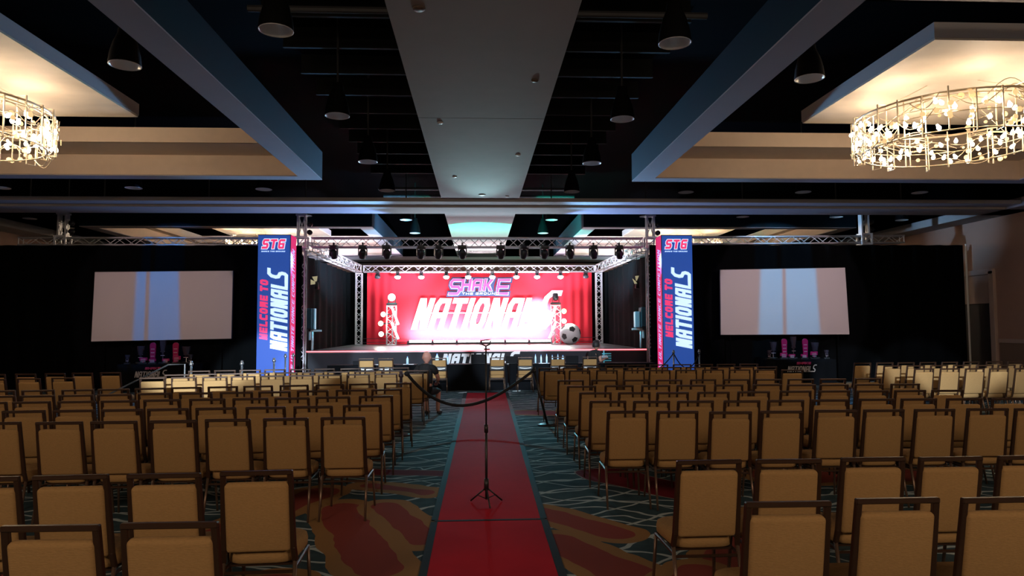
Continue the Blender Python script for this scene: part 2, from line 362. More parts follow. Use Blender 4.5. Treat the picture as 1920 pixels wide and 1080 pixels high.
# doorway in the right wall
door = bpy.data.objects.new('door_1', None); COL.objects.link(door); door.location = (15.7, 22.1, 0); struct(door)
bm = B(); box(bm, (-0.03, -1.72, 1.7), (0.12, 0.2, 3.4), 0.01); box(bm, (-0.03, 1.72, 1.7), (0.12, 0.2, 3.4), 0.01); box(bm, (-0.03, 0, 3.38), (0.12, 3.6, 0.16), 0.01); obj('door_frame', bm, m_rail, door)
bm = B(); box(bm, (0.02, 0, 2.86), (0.06, 3.24, 0.9)); obj('transom_panel', bm, mat('door_panel_paint', (0.36, 0.26, 0.23), 0.6), door)
bm = B(); box(bm, (0.10, 0, 1.2), (0.06, 3.24, 2.4)); obj('door_leaf', bm, mat('dark_door', (0.025, 0.02, 0.018), 0.5), door)
# transverse beams, centre panels, side soffits
bm = B(); box(bm, (0, 19.22, 5.08), (31.4, 1.04, 0.16)); box(bm, (0, 18.42, 5.11), (31.4, 0.56, 0.10)); trim(bm, m_panel)
bm = B(); box(bm, (0, 33.8, 5.08), (31.4, 1.1, 0.16)); trim(bm, m_panel)
bm = B(); box(bm, (0.06, 4.90, 5.2), (2.04, 12.3, 0.14)); trim(bm, m_panel)
bm = B(); box(bm, (0.06, 14.86, 5.2), (2.04, 7.58, 0.14)); trim(bm, m_panel)
bm = B(); box(bm, (0.06, 26.5, 5.2), (2.1, 13.5, 0.14)); trim(bm, m_panel)
for sx in (-1, 1):
    bm = B(); box(bm, (sx*15.28, 14, 5.12), (0.84, 43.8, 0.24)); trim(bm, m_panel)
def ring(bm, x0, x1, y0, y1, ix, iy, z0, z1):
    box(bm, ((x0+x1)/2, y0+iy/2, (z0+z1)/2), (x1-x0, iy, z1-z0)); box(bm, ((x0+x1)/2, y1-iy/2, (z0+z1)/2), (x1-x0, iy, z1-z0))
    box(bm, (x0+ix/2, (y0+y1)/2, (z0+z1)/2), (ix, y1-y0-2*iy, z1-z0)); box(bm, (x1-ix/2, (y0+y1)/2, (z0+z1)/2), (ix, y1-y0-2*iy, z1-z0))
for y0, y1 in ((6.1, 15.25), (22.4, 31.6), (-10.0, -1.0)):
    if y0 < -7: y0 = -7.9
    for sx in (-1, 1):
        xa, xb = (3.45, 12.6) if sx > 0 else (-12.6, -3.42)
        bm = B(); ring(bm, xa, xb, y0, y1, 0.43, 0.36, 5.0, 5.02); trim(bm, m_strip)
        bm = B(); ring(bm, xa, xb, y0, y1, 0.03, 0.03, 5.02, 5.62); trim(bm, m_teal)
        bm = B(); ring(bm, xa+0.38, xb-0.38, y0+0.34, y1-0.34, 0.04, 0.04, 5.02, 5.44)
        ring(bm, xa+0.38, xb-0.38, y0+0.34, y1-0.34, 0.36, 1.06, 5.44, 5.45)
        ring(bm, xa+0.72, xb-0.72, y0+1.36, y1-1.36, 0.04, 0.04, 5.44, 5.74); trim(bm, m_tan)
        if y1 > 0:
            yc = (y0+y1)/2; cx = sx*8.1
            bm = B(); box(bm, (cx, yc, 5.57), (4.0, 3.8, 0.03)); trim(bm, m_cloud)
            bm = B(); box(bm, (cx, yc, 5.69), (4.02, 3.82, 0.21)); trim(bm, m_cloudside)
# joists and ducts of the black open ceiling
for k in range(13):
    bm = B(); y = 7.0+k*1.22
    for x0, x1 in ((-3.35, -0.95), (1.05, 3.4)):
        box(bm, ((x0+x1)/2, y, 6.60), (x1-x0, 0.06, 0.03)); box(bm, ((x0+x1)/2, y, 6.78), (x1-x0, 0.02, 0.34))
    trim(bm, m_steelblk)
for y in (9.9, 22.9, 24.2):
    bm = B(); cyl(bm, (-3.3, y, 6.35), (-0.95, y, 6.35), 0.05, n=8); cyl(bm, (1.05, y, 6.35), (3.4, y, 6.35), 0.05, n=8); trim(bm, mat('grey_pipe', (0.03, 0.03, 0.033), 0.6, 0.0))

# small fittings on the centre panel
def disc(name, x, y, r, label, cat, m, z=5.13, h=0.025, group=None):
    bm = B(); lathe(bm, [(0.0, -h), (r*0.7, -h), (r, -h*0.4), (r, 0), (0, 0)], (0, 0, 0), 16); o = obj(name, bm, m, None, True); o.location = (x, y, z); return tag(o, label, cat, group)
m_wd = mat('white_plastic', (0.7, 0.7, 0.7), 0.4)
m_bd = mat('brown_plastic', (0.12, 0.08, 0.06), 0.5)
disc('smoke_detector', -0.62, 7.2, 0.07, 'brown round smoke detector near the close end of the centre ceiling panel', 'smoke detector', m_bd)
disc('smoke_detector', 0.10, 17.5, 0.09, 'round smoke detector at far end of the near ceiling panel, by the beam', 'smoke detector', m_bd)
disc('sprinkler_cover', 0.78, 9.3, 0.05, 'small dark sprinkler cover right of the ceiling panel centre, nearest one', 'sprinkler', m_bd)
for x, y, l in ((-0.62, 11.3, 'left edge just beyond the seam'), (0.78, 13.4, 'right half between seam and beam'), (-0.52, 15.4, 'left half well beyond the seam'), (0.75, 17.7, 'right half close to the beam')):
    disc('sprinkler_cover', x, y, 0.05, 'small white disc on ceiling panel, '+l, 'sprinkler', m_wd, group='white discs on the ceiling panel')

# ---------------------------------------------------------------- pendant downlights
def make_pendant():
    t = thing('pendant_downlight', 'x', 'ceiling light', (0, 0, 5.3), 0, 'pendant downlights')
    bm = B(); lathe(bm, [(0.20, 0), (0.205, 0.02), (0.19, 0.14), (0.15, 0.30), (0.10, 0.42), (0.085, 0.55), (0, 0.56)], n=24); obj('lamp_shade', bm, mat('matt_black_shade', (0.003, 0.003, 0.004), 0.8, spec=0.15), t, True)
    bm = B(); lathe(bm, [(0.198, 0.0), (0.205, -0.006), (0.198, -0.01), (0.19, 0.0), (0.165, 0.08), (0.12, 0.19), (0.05, 0.26), (0, 0.262)], n=24)
    obj('reflector', bm, mat('mirror_reflector', (0.95, 0.95, 0.97), 0.3, 0.25), t, True)
    bm = B(); cyl(bm, (0, 0, 0.55), (0, 0, 1.9), 0.02, n=8); obj('stem', bm, m_fix, t)
    bm = B(); sph(bm, (0, 0, 0.15), 0.045, (1, 1, 1.4), 10); obj('bulb', bm, mat('unlit_bulb', (0.5, 0.5, 0.5), 0.2), t, True)
    return t
pend = [(-2.40, 8.2, 'nearest left'), (2.47, 8.4, 'nearest right'), (-4.74, 9.38, 'inside the left coffer'), (4.76, 9.56, 'inside the right coffer'), (-2.35, 11.55, 'second in line left'), (2.47, 11.58, 'second in line right'),
 (-2.35, 14.77, 'third in line left'), (2.47, 14.78, 'third in line right'), (-2.35, 17.9, 'fourth in line left'), (2.46, 17.95, 'fourth in line right'),
 (-8.65, 17.7, 'before the cross beam, third out left'), (-5.46, 17.8, 'before the cross beam, second out left'), (5.5, 17.95, 'before the cross beam, second out right'), (8.63, 17.86, 'before the cross beam, third out right'), (11.82, 17.86, 'before the cross beam, farthest right'), (-11.9, 17.76, 'before the cross beam, farthest left'),
 (-12.0, 22.7, 'beyond the beam, above the left lighting tower'), (-8.69, 22.65, 'beyond the beam, above the left screen'), (-5.44, 22.0, 'beyond the beam, above the left banner column'), (-2.37, 22.78, 'just beyond the beam left of the panel'),
 (-2.37, 26.0, 'over the stage, left of the panel'), (2.45, 25.96, 'over the stage, right of the panel'), (2.43, 22.71, 'just beyond the beam right of the panel'), (5.41, 22.0, 'beyond the beam, above the right banner column'),
 (8.6, 22.0, 'beyond the beam, over the right screen'), (11.72, 22.0, 'beyond the beam, right of the right screen'), (14.3, 22.6, 'beyond the beam, beside the right wall'), (-14.3, 22.7, 'beyond the beam, at the far left'), (-14.3, 24.76, 'behind the left lighting truss')]
p0 = make_pendant()
for i, (x, y, l) in enumerate(pend):
    o = p0 if i == 0 else dup(p0, (0, 0, 0))
    o.location = (x, y, 5.3); o['label'] = 'black bell pendant downlight, '+l
    o['group'] = 'pendant downlights'

# ---------------------------------------------------------------- chandeliers
m_gold = mat('champagne_metal', (0.62, 0.52, 0.38), 0.35, 0.6); m_bulb = mat('lit_bulb', (1, 0.8, 0.5), 0.3, emit=(1.0, 0.80, 0.56), strength=24)
m_crys = mat('amber_glass_disc', (0.8, 0.62, 0.35), 0.2, emit=(1.0, 0.62, 0.28), strength=0.9)
def chandelier(cx, cy, zt, R, label, dense=1.0):
    t = thing('chandelier', label, 'chandelier', (cx, cy, zt), 0, 'drum chandeliers'); rnd = random.Random(int(cx*10)+int(cy)); H = 0.60
    bm = B()
    def circ(r, z, rad):
        pts = [(r*cos(2*pi*k/48), r*sin(2*pi*k/48), z) for k in range(49)]; tube(bm, pts, rad, 6)
    circ(R, -0.03, 0.018); circ(R*0.93, -0.06, 0.012); circ(R*0.93, -H+0.03, 0.014); circ(R, -H*0.55, 0.008); obj('ring_frame', bm, m_gold, t)
    bm = B(); n = 26
    for k in range(n):
        a = 2*pi*k/n; c, s = cos(a), sin(a); dz = 0.05*sin(k*2.3)
        for rr, w in ((R*1.02, 0.012), (R*0.90, 0.010)): box(bm, (rr*c, rr*s, -H/2+dz), (w*1.4, w*1.4, H), rot=None)
        for z in (dz, -H+dz): cyl(bm, (R*1.02*c, R*1.02*s, z), (R*0.90*c, R*0.90*s, z), 0.007, n=5)
    obj('upright', bm, m_gold, t)['kind'] = 'stuff'
    bm = B(); n = int(90*dense)
    for k in range(n):
        a = rnd.uniform(0, 2*pi); da = rnd.uniform(0.25, 0.6)*rnd.choice((-1, 1)); z = -rnd.uniform(0.08, H-0.05); h = rnd.uniform(-0.22, 0.22); r = R*rnd.uniform(0.88, 1.05)
        tube(bm, [(r*cos(a+da*f), r*sin(a+da*f), z+h*sin(f*pi)+0.08*f) for f in [q/8 for q in range(9)]], 0.0065, 5)
    obj('vine_wire', bm, m_gold, t)['kind'] = 'stuff'
    bulb = B(); crys = B(); cup = B(); n = int(100*dense)
    me_b = B(); cyl(me_b, (0, 0, 0), (0, 0, 0.065), 0.034, 0.012, 8); sph(me_b, (0, 0, 0.005), 0.032, (1, 1, 1.2), 8); me = bpy.data.meshes.new('bulb'); me_b.to_mesh(me); me_b.free(); me.materials.append(m_bulb)
    for k in range(n):
        a = 2*pi*k/n+rnd.uniform(-.06, .06); r = R*rnd.uniform(0.90, 1.03); z = -rnd.uniform(0.14, H-0.04)
        o = bpy.data.objects.new('bulb', me); COL.objects.link(o); o.parent = t; o.location = (r*cos(a), r*sin(a), z); o.rotation_euler = (rnd.uniform(-.6, .6), rnd.uniform(-.6, .6), 0)
    for k in range(int(90*dense)):
        a = rnd.uniform(0, 2*pi); r = R*rnd.uniform(0.9, 1.06); z = -rnd.uniform(0.06, H)
        g = cyl(crys, (r*cos(a), r*sin(a), z), ((r+0.012)*cos(a), (r+0.012)*sin(a), z), rnd.uniform(0.018, 0.045), n=10)
    obj('glass_disc', crys, m_crys, t)['kind'] = 'stuff'; bulb.free(); cup.free()
    bm = B()
    for k in range(4):
        a = k*pi/2+0.4; cyl(bm, (R*cos(a), R*sin(a), -0.03), (R*0.35*cos(a), R*0.35*sin(a), 5.56-zt), 0.006, n=5)
    obj('hanging_cable', bm, m_gold, t)
chandelier(-7.95, 10.7, 5.16, 1.32, 'gold drum chandelier with glowing bulbs, cut by the left picture edge')
chandelier(7.6, 10.7, 5.16, 1.38, 'gold drum chandelier with glowing bulbs under the near right ceiling panel')
chandelier(-8.3, 27, 5.16, 1.3, 'far left glowing chandelier, seen through the truss beside the banner column', 0.6)
chandelier(8.3, 27, 5.16, 1.3, 'far right glowing chandelier, seen through the truss beside the banner column', 0.6)

# ---------------------------------------------------------------- chairs
def make_chair(sash=False):
    t = thing('banquet_chair', 'x', 'chair')
    def post(s):
        return [(s*0.186, -0.29, 0.925), (s*0.196, -0.215, 0.48), (s*0.202, -0.195, 0.40), (s*0.208, -0.30, 0.0)]
    bm = B()
    def bar(a, b, w, d):
        a = Vector(a); b = Vector(b); v = b-a; rot = v.to_track_quat('Z', 'Y').to_matrix(); box(bm, (a+b)/2, (w, d, v.length+0.01), 0.004, rot, 1)
    for s in (-1, 1):
        P = post(s); bar(P[0], P[1], 0.031, 0.026); bar(P[1], P[2], 0.031, 0.026)
    box(bm, (0, -0.292, 0.925), (0.403, 0.030, 0.026), 0.005, None, 1); obj('back_frame', bm, m_frame, t)
    bm = B(); vs = box(bm, (0, 0, 0), (0.362, 0.055, 0.415), 0.022, None, 3)
    bmesh.ops.rotate(bm, cent=(0, 0, 0), matrix=Matrix.Rotation(-atan2(0.075, 0.445), 3, 'X').inverted(), verts=bm.verts[:]); bmesh.ops.translate(bm, vec=(0, -0.242, 0.665), verts=bm.verts[:])
    obj('backrest', bm, m_fabric, t, True)
    # seat cushion: rounded slab, wider at the front
    bm = B(); n = 32; prof = [(0.90, 0.375), (0.99, 0.390), (1.0, 0.425), (0.97, 0.455), (0.85, 0.472), (0.45, 0.480), (0.02, 0.482)]; rings = []
    for k, z in prof:
        rg = []
        for i in range(n):
            a = 2*pi*i/n; c, s = cos(a), sin(a); e = 0.42
            x = (abs(c)**e)*(1 if c > 0 else -1)*0.206*k; y = (abs(s)**e)*(1 if s > 0 else -1)*0.218*k
            x *= 1+0.05*(y/0.22); rg.append(bm.verts.new((x, y+0.025, z)))
        rings.append(rg)
    for i in range(len(rings)-1):
        for q in range(n): bm.faces.new((rings[i][q], rings[i][(q+1) % n], rings[i+1][(q+1) % n], rings[i+1][q]))
    bm.faces.new(rings[0][::-1]); bm.faces.new(rings[-1]); obj('seat', bm, m_fabric, t, True)
    bm = B()
    for s in (-1, 1): cyl(bm, (s*0.200, -0.205, 0.355), (s*0.198, 0.215, 0.355), 0.011, n=6)
    cyl(bm, (-0.2, 0.215, 0.355), (0.2, 0.215, 0.355), 0.011, n=6); cyl(bm, (-0.2, -0.21, 0.34), (0.2, -0.21, 0.34), 0.010, n=6); box(bm, (0, 0.02, 0.367), (0.36, 0.36, 0.012)); obj('seat_frame', bm, m_frame, t)
    for s in (-1, 1):
        bm = B(); P = post(s); cyl(bm, P[2], P[3], 0.013, 0.010, 8); obj('leg', bm, m_leg, t, True)
        bm = B(); cyl(bm, (s*0.198, 0.205, 0.36), (s*0.212, 0.255, 0.0), 0.012, 0.010, 8); obj('leg', bm, m_leg, t, True)
    if sash:
        bm = B(); vs = box(bm, (0, -0.245, 0.640), (0.42, 0.10, 0.13), 0.02, None, 2); so = obj('sash', bm, mat('black_satin_sash', (0.01, 0.01, 0.012), 0.5), t, True)
        bm = B()
        for q in range(8):
            x = -0.15+q*0.04; zz = 0.655-0.02*sin((q+0.5)/8*pi); box(bm, (x+0.01, -0.298, zz), (0.041, 0.004, 0.022))
        obj('printed_script', bm, mat('white_print', (0.75, 0.75, 0.75), 0.6), so)
    return t
L = [
 [(-1.78,3.03),(-1.30,3.04)],
 [(-2.75,4.03),(-2.28,4.05),(-1.77,4.05),(-1.27,4.09)],
 [(-4.25,6.40),(-3.70,6.37),(-3.23,6.37),(-2.72,6.38),(-2.26,6.43),(-1.75,6.45),(-1.24,6.47)],
 [(-5.03,7.27),(-4.58,7.28),(-4.10,7.30),(-3.63,7.31),(-3.18,7.33),(-2.71,7.36),(-2.21,7.38),(-1.73,7.41),(-1.23,7.47)],
 [(-5.54,8.18),(-5.07,8.19),(-4.58,8.20),(-4.10,8.21),(-3.66,8.27),(-3.16,8.31),(-2.67,8.32),(-2.19,8.33),(-1.73,8.40),(-1.23,8.45)],
 [(-5.94,8.93),(-5.44,8.94),(-4.99,8.97),(-4.52,9.01),(-4.12,9.10),(-3.61,9.11),(-3.11,9.14),(-2.64,9.18),(-2.17,9.26),(-1.68,9.32),(-1.22,9.36)],
 [(-6.45,9.72),(-5.95,9.74),(-5.38,9.76),(-4.93,9.81),(-4.50,9.90),(-4.09,9.99),(-3.61,10.05),(-3.14,10.12),(-2.65,10.18),(-2.16,10.26),(-1.69,10.32),(-1.19,10.38)],
 [(-5.49,12.03),(-4.99,12.08),(-4.49,12.12),(-4.04,12.19),(-3.57,12.26),(-3.08,12.31),(-2.61,12.40),(-2.13,12.48),(-1.65,12.55),(-1.19,12.66)],
 [(-5.38,12.80),(-4.96,12.91),(-4.51,12.98),(-4.06,13.06),(-3.57,13.14),(-3.08,13.20),(-2.64,13.28),(-2.15,13.36),(-1.65,13.41),(-1.16,13.47)],
 [(-5.42,13.87),(-4.99,13.99),(-4.52,14.04),(-4.06,14.12),(-3.54,14.14),(-3.11,14.26),(-2.59,14.27),(-2.13,14.40),(-1.63,14.41)]]
R = [
 [(1.43,3.20),(1.97,3.23),(2.47,3.21)],
 [(1.40,4.21),(1.89,4.20),(2.43,4.22),(2.91,4.20),(3.42,4.21)],
 [(1.44,6.70),(1.91,6.64),(2.40,6.56),(2.90,6.57),(3.45,6.60),(3.92,6.59),(4.42,6.58),(4.96,6.59),(5.40,6.55)],
 [(1.42,7.62),(1.89,7.56),(2.37,7.54),(2.88,7.52),(3.37,7.52),(3.87,7.53),(4.42,7.56),(4.89,7.54),(5.39,7.51),(5.89,7.49)],
 [(1.45,8.61),(1.93,8.58),(2.40,8.54),(2.91,8.53),(3.43,8.56),(3.97,8.57),(4.46,8.56),(4.93,8.52),(5.41,8.51),(5.88,8.49)],
 [(1.42,9.57),(1.95,9.61),(2.46,9.59),(2.95,9.57),(3.48,9.56),(4.03,9.56),(4.45,9.49),(4.91,9.46),(5.43,9.46),(5.94,9.45)],
 [(1.41,10.62),(1.93,10.63),(2.42,10.59),(2.91,10.54),(3.44,10.54),(3.95,10.53),(4.44,10.50),(4.94,10.48),(5.43,10.45),(6.01,10.50)],
 [(1.42,12.98),(1.89,12.97),(2.41,12.99),(2.92,12.98),(3.39,12.91),(3.89,12.90),(4.41,12.92),(4.90,12.87),(5.37,12.83),(5.82,12.68)],
 [(1.40,13.90),(1.89,13.90),(2.38,13.90),(2.90,13.89),(3.38,13.85),(3.88,13.85),(4.36,13.81),(4.85,13.77),(5.34,13.77),(5.79,13.73)],
 [(1.91,14.76),(2.40,14.76),(2.91,14.78),(3.38,14.78),(3.87,14.78),(4.38,14.80),(4.85,14.80),(5.34,14.80),(5.84,14.80)]]
FL = [[(-8.55,11.9),(-8.05,12.0),(-7.55,12.1),(-7.05,12.2)], [(-8.9,13.3),(-8.39,13.35),(-7.9,13.42),(-7.45,13.50),(-6.97,13.57)]]
FR = [[(8.36,12.70),(8.84,12.67),(9.31,12.65),(9.75,12.61),(10.20,12.56)],
 [(8.38,13.73),(8.86,13.72),(9.35,13.72),(9.82,13.71),(10.28,13.68),(10.74,13.68),(11.21,13.68)],
 [(8.38,14.83),(8.90,14.86),(9.38,14.86),(9.90,14.90),(10.41,14.92),(10.92,14.94),(11.46,14.96),(11.96,14.97)]]
for rows in (L, R):            # keep neighbouring seats clear of one another
    for row in rows:
        row.sort(key=lambda p: abs(p[0])); sg = 1 if row[0][0] > 0 else -1
        for i in range(1, len(row)):
            if abs(row[i][0])-abs(row[i-1][0]) < 0.45: row[i] = (sg*(abs(row[i-1][0])+0.45), row[i][1])
        row.sort()
proto = make_chair(); first = [True]
def put_chair(x, ytop, rz, label, group, src=None, flag=None):
    global proto
    src = src or proto; flag = flag or first
    c, s = cos(rz), sin(rz); ox, oy = -s*0.29, c*0.29
    loc = (x+ox, ytop+oy, 0.0)
    if flag[0]:
        flag[0] = False; o = src; o.location = loc; o.rotation_euler = (0, 0, rz); o['label'] = label; o['group'] = group
    else: o = dup(src, loc, rz, label, group)
    return o
ROWN = ['nearest', 'second', 'third', 'fourth', 'fifth', 'sixth', 'seventh', 'eighth', 'ninth', 'tenth']
for rows, side, sgn in ((L, 'left', -1), (R, 'right', 1)):
    for i, row in enumerate(rows):
        pts = sorted(row, key=lambda p: abs(p[0])); ang = atan2(row[-1][1]-row[0][1], row[-1][0]-row[0][0]) if len(row) > 2 else 0
        off = 1
        if side == 'right' and i == 9: off = 1
        for k, (x, y) in enumerate(pts):
            nth = k+off
            w = 'aisle-end' if nth == 1 else ORD[nth]+' from aisle'
            put_chair(x, y, ang+random.uniform(-.03, .03), 'tan banquet chair, %s in the %s row %s of the red carpet' % (w, ROWN[i], side), 'banquet chairs %s of the red carpet' % side)
for rows, nm in ((FL, 'far left'), (FR, 'far right')):
    names = ('nearer', 'farther') if len(rows) == 2 else ('nearest', 'middle', 'farthest')
    for i, row in enumerate(rows):
        for k, (x, y) in enumerate(sorted(row, key=lambda p: abs(p[0]))):
            put_chair(x, y, (0.10 if nm == 'far right' else -0.12)+random.uniform(-.03, .03), 'tan banquet chair, %s from inner end, %s row of %s block' % (ORD[k+1], names[i], nm), 'chairs of the %s block' % nm)
jp = make_chair(True); jf = [True]
for x, l in ((-3.01, 'farthest left'), (-2.49, 'second from the left'), (-1.06, 'right of the bald head'), (0.51, 'standing alone at the end of the red carpet'), (1.27, 'right of the carpet end'), (2.16, 'left of the person in black'), (3.04, 'right behind the person in black')):
    put_chair(x, 18.86, random.uniform(-.03, .03), 'black-sashed tan chair at the judges table, '+l, 'chairs at the judges table', jp, jf)

# ---------------------------------------------------------------- stage
m_stage = mat('glossy_black_stage_floor', (0.20, 0.20, 0.21), 0.30, spec=0.9)
st = thing('stage', 'raised black stage with glossy floor, red lit front edge and black skirt', 'stage', (0, 26.2, 0))
bm = B(); box(bm, (0, 0, 1.01), (10.8, 8.4, 0.06)); obj('deck', bm, m_stage, st)
bm = B(); n = 220
def skirt(bm, x0, y0, x1, y1, z0, z1, amp, k, n):
    pv = None; dx, dy = x1-x0, y1-y0; L_ = hypot(dx, dy); nx, ny = dy/L_, -dx/L_
    for i in range(n+1):
        f = i/n; a = amp*sin(f*L_*k+0.6*sin(f*L_*k*0.37)); p = (x0+dx*f+nx*a, y0+dy*f+ny*a)
        v = (bm.verts.new((p[0], p[1], z0)), bm.verts.new((p[0], p[1], z1)))
        if pv: bm.faces.new((pv[0], v[0], v[1], pv[1]))
        pv = v
skirt(bm, -5.38, -4.18, 5.38, -4.18, 0.0, 0.98, 0.004, 14, 220); skirt(bm, -5.38, 4.1, -5.38, -4.18, 0, 0.98, 0.004, 14, 60); skirt(bm, 5.38, -4.18, 5.38, 4.1, 0, 0.98, 0.004, 14, 60)
obj('skirt', bm, mat('stage_skirt', (0.02, 0.02, 0.026), 0.9), st)
bm = B(); box(bm, (0, -4.21, 1.025), (10.8, 0.02, 0.03)); obj('edge_light', bm, mat('red_led_strip', (1, 0.1, 0.1), 0.5, emit=(1.0, 0.10, 0.12), strength=5.0), st)
bm = B(); letters(bm, 'NATIONALs', (-1.16, -4.20, 0.59), (1, 0, 0), (0, 0, 1), 0.34, 0.25, 0.095, 0.22, 0.13); obj('lettering', bm, mat('white_vinyl', (0.85, 0.85, 0.88), 0.5), st)

# backdrop
bd = thing('stage_backdrop', 'red curtain at the back of stage printed SHAKE THE GROUND NATIONALS', 'backdrop', (0.08, 30.2, 1.05))
bm = B(); nx, nz = 240, 6; grid = []
for i in range(nx+1):
    x = -4.88+9.78*i/nx; edge = max(0, (abs(x+0.1)-3.4)/1.4); a = 0.035*min(1, edge)*sin(x*17)+0.002*sin(x*5)
    grid.append([bm.verts.new((x, a*(1-0.5*(z/nz)), 0.0+3.12*z/nz)) for z in range(nz+1)])
for i in range(nx):
    for z in range(nz): bm.faces.new((grid[i][z], grid[i+1][z], grid[i+1][z+1], grid[i][z+1]))
obj('curtain', bm, mat('red_curtain', (0.60, 0.022, 0.04), 0.75, spec=0.2), bd, True)
bm = B(); letters(bm, 'NATIONALs', (-3.0, -0.03, 0.62), (1, 0, 0), (0, 0, 1), 1.36, 0.66, 0.235, 0.31, 0.09, 0.01); obj('nationals_lettering', bm, mat('white_print_backdrop', (0.85, 0.86, 0.9), 0.6), bd)
bm = B(); box(bm, (0.25, -0.045, 1.33), (5.9, 0.004, 0.035)); obj('chrome_line', bm, mat('grey_print', (0.5, 0.62, 0.62), 0.6), bd)
m_navy = mat('navy_print', (0.02, 0.05, 0.14), 0.6); m_pk = mat('pink_print', (0.85, 0.06, 0.25), 0.6); m_pale = mat('pale_pink_print', (0.9, 0.6, 0.85), 0.6)
# logo: navy backing, pale outline, pink face
def logo(bm, y, g):      # g grows every stroke outwards
    for ch, x, z, w, h in (('S', -1.40, 2.10, .52, .72), ('H', -0.86, 2.27, .44, .55), ('A', -0.39, 2.27, .44, .55), ('K', 0.10, 2.27, .44, .55), ('E', 0.66, 2.10, .56, .72)):
        letters(bm, ch, (x-g, y, z-g), (1, 0, 0), (0, 0, 1), h+2*g, w+2*g, 0.125+2*g, 0.17, 0, 0.006)
bm = B(); logo(bm, -0.030, 0.07); box(bm, (-0.05, -0.034, 2.17), (1.9, 0.006, 0.22)); lg = obj('logo_backing', bm, m_navy, bd)
bm = B(); logo(bm, -0.040, 0.010); obj('logo_outline', bm, m_pale, lg)
bm = B(); logo(bm, -0.050, -0.013); obj('logo_face', bm, m_pk, lg)
bm = B(); letters(bm, 'THE GROUND', (-0.80, -0.052, 2.12), (1, 0, 0), (0, 0, 1), 0.10, 0.13, 0.022, 0.2, 0.35, 0.006); obj('logo_small_lettering', bm, mat('ice_print', (0.5, 0.85, 0.95), 0.6), lg)

# drapes
def drape(name, x0, y0, x1, y1, z0, z1, label, m=m_drape, amp=0.05, k=9.0):
    bm = B(); n = int(hypot(x1-x0, y1-y0)*14); skirt(bm, x0, y0, x1, y1, z0, z1, amp, k, n); o = obj(name, bm, m, None, True); return tag(o, label, 'curtain')
drape('pipe_drape', -15.6, 21.28, -5.36, 21.28, 0.0, 4.27, 'wall of black drape behind the left screen, floor to truss')
drape('pipe_drape', 5.33, 21.28, 15.45, 21.28, 0.0, 4.29, 'wall of black drape behind the right screen, reaching the side wall')
drape('pipe_drape', -5.72, 22.1, -5.60, 30.4, 0.0, 4.15, 'dark side curtain along the left wing of the stage', m_drapeg, 0.05, 7)
drape('pipe_drape', 5.60, 30.4, 5.72, 22.1, 0.0, 4.15, 'dark side curtain along the right wing of the stage', m_drapeg, 0.05, 7)
drape('pipe_drape', -5.6, 30.45, 5.6, 30.45, 0.0, 4.18, 'black curtain behind the red backdrop, showing at its edges', m_drape, 0.03, 8)
bm = B(); cyl(bm, (15.53, 21.28, 0), (15.53, 21.28, 4.33), 0.03, n=10); lathe(bm, [(0.0, 0.0), (0.06, 0.0), (0.06, 0.02), (0, 0.021)], (15.53, 21.28, 0.0), 16); tag(obj('drape_upright', bm, mat('pale_pole', (0.6, 0.6, 0.6), 0.4, 0.5)), 'pale metal upright holding the right end of the black drape', 'pole')

# ---------------------------------------------------------------- trusses
def truss(name, a, b, w, label, group=None, step=0.35, m=m_alu, tri=False, rad=0.025):
    a = Vector(a); b = Vector(b); d = (b-a); L_ = d.length; t = d.normalized()
    up = Vector((0, 0, 1)) if abs(t.z) < 0.9 else Vector((0, 1, 0)); s = t.cross(up).normalized(); u = s.cross(t).normalized()
    o = thing(name, label, 'truss', a, 0, group)
    cs = [s*(w/2)+u*(w/2), s*(-w/2)+u*(w/2), s*(-w/2)-u*(w/2), s*(w/2)-u*(w/2)]
    if tri: cs = [u*(w*0.55), s*(-w/2)-u*(w*0.35), s*(w/2)-u*(w*0.35)]
    for c in cs:
        bm = B(); cyl(bm, c, c+d, rad, n=8); obj('chord', bm, m, o, True)
    bm = B(); n = max(2, int(L_/step)); k = len(cs)
    for f in range(k):
        c1, c2 = cs[f], cs[(f+1) % k]
        for i in range(n):
            p = t*(L_*i/n); q = t*(L_*(i+1)/n)
            cyl(bm, (c1 if i % 2 else c2)+p, (c2 if i % 2 else c1)+q, rad*0.42, n=5)
        for p in (t*0.02, t*(L_-0.02)): cyl(bm, c1+p, c2+p, rad*0.6, n=5)
    obj('lattice', bm, m, o); return o
truss('lighting_truss', (-13.8, 21.5, 4.41), (-5.75, 21.5, 4.41), 0.22, 'aluminium truss running above the left screen', 'house trusses', 0.3)
truss('lighting_truss', (5.65, 21.5, 4.44), (13.6, 21.5, 4.50), 0.22, 'aluminium truss running above the right screen', 'house trusses', 0.3)
truss('lighting_truss', (-5.1, 21.5, 4.38), (5.15, 21.5, 4.38), 0.28, 'front stage truss carrying a row of moving heads', 'stage trusses', 0.3)
truss('lighting_truss', (-4.9, 29.8, 4.27), (5.05, 29.8, 4.27), 0.26, 'rear stage truss carrying glowing lamps over the red backdrop', 'stage trusses', 0.35)
truss('lighting_truss', (-5.3, 21.8, 4.28), (-5.1, 29.6, 4.27), 0.28, 'left side truss from front to back of stage', 'stage trusses', 0.4)
truss('lighting_truss', (5.35, 21.8, 4.28), (5.2, 29.6, 4.27), 0.28, 'right side truss from front to back of stage', 'stage trusses', 0.4)
truss('truss_tower', (-5.08, 29.8, 1.05), (-5.08, 29.8, 4.10), 0.24, 'white truss leg standing at the left rear of stage', 'stage truss legs', 0.22, mat('white_truss', (0.75, 0.75, 0.78), 0.45, 0.3))
truss('truss_tower', (5.22, 29.8, 1.05), (5.22, 29.8, 4.10), 0.24, 'white truss leg standing at the right rear of stage', 'stage truss legs', 0.22, _M['white_truss'])
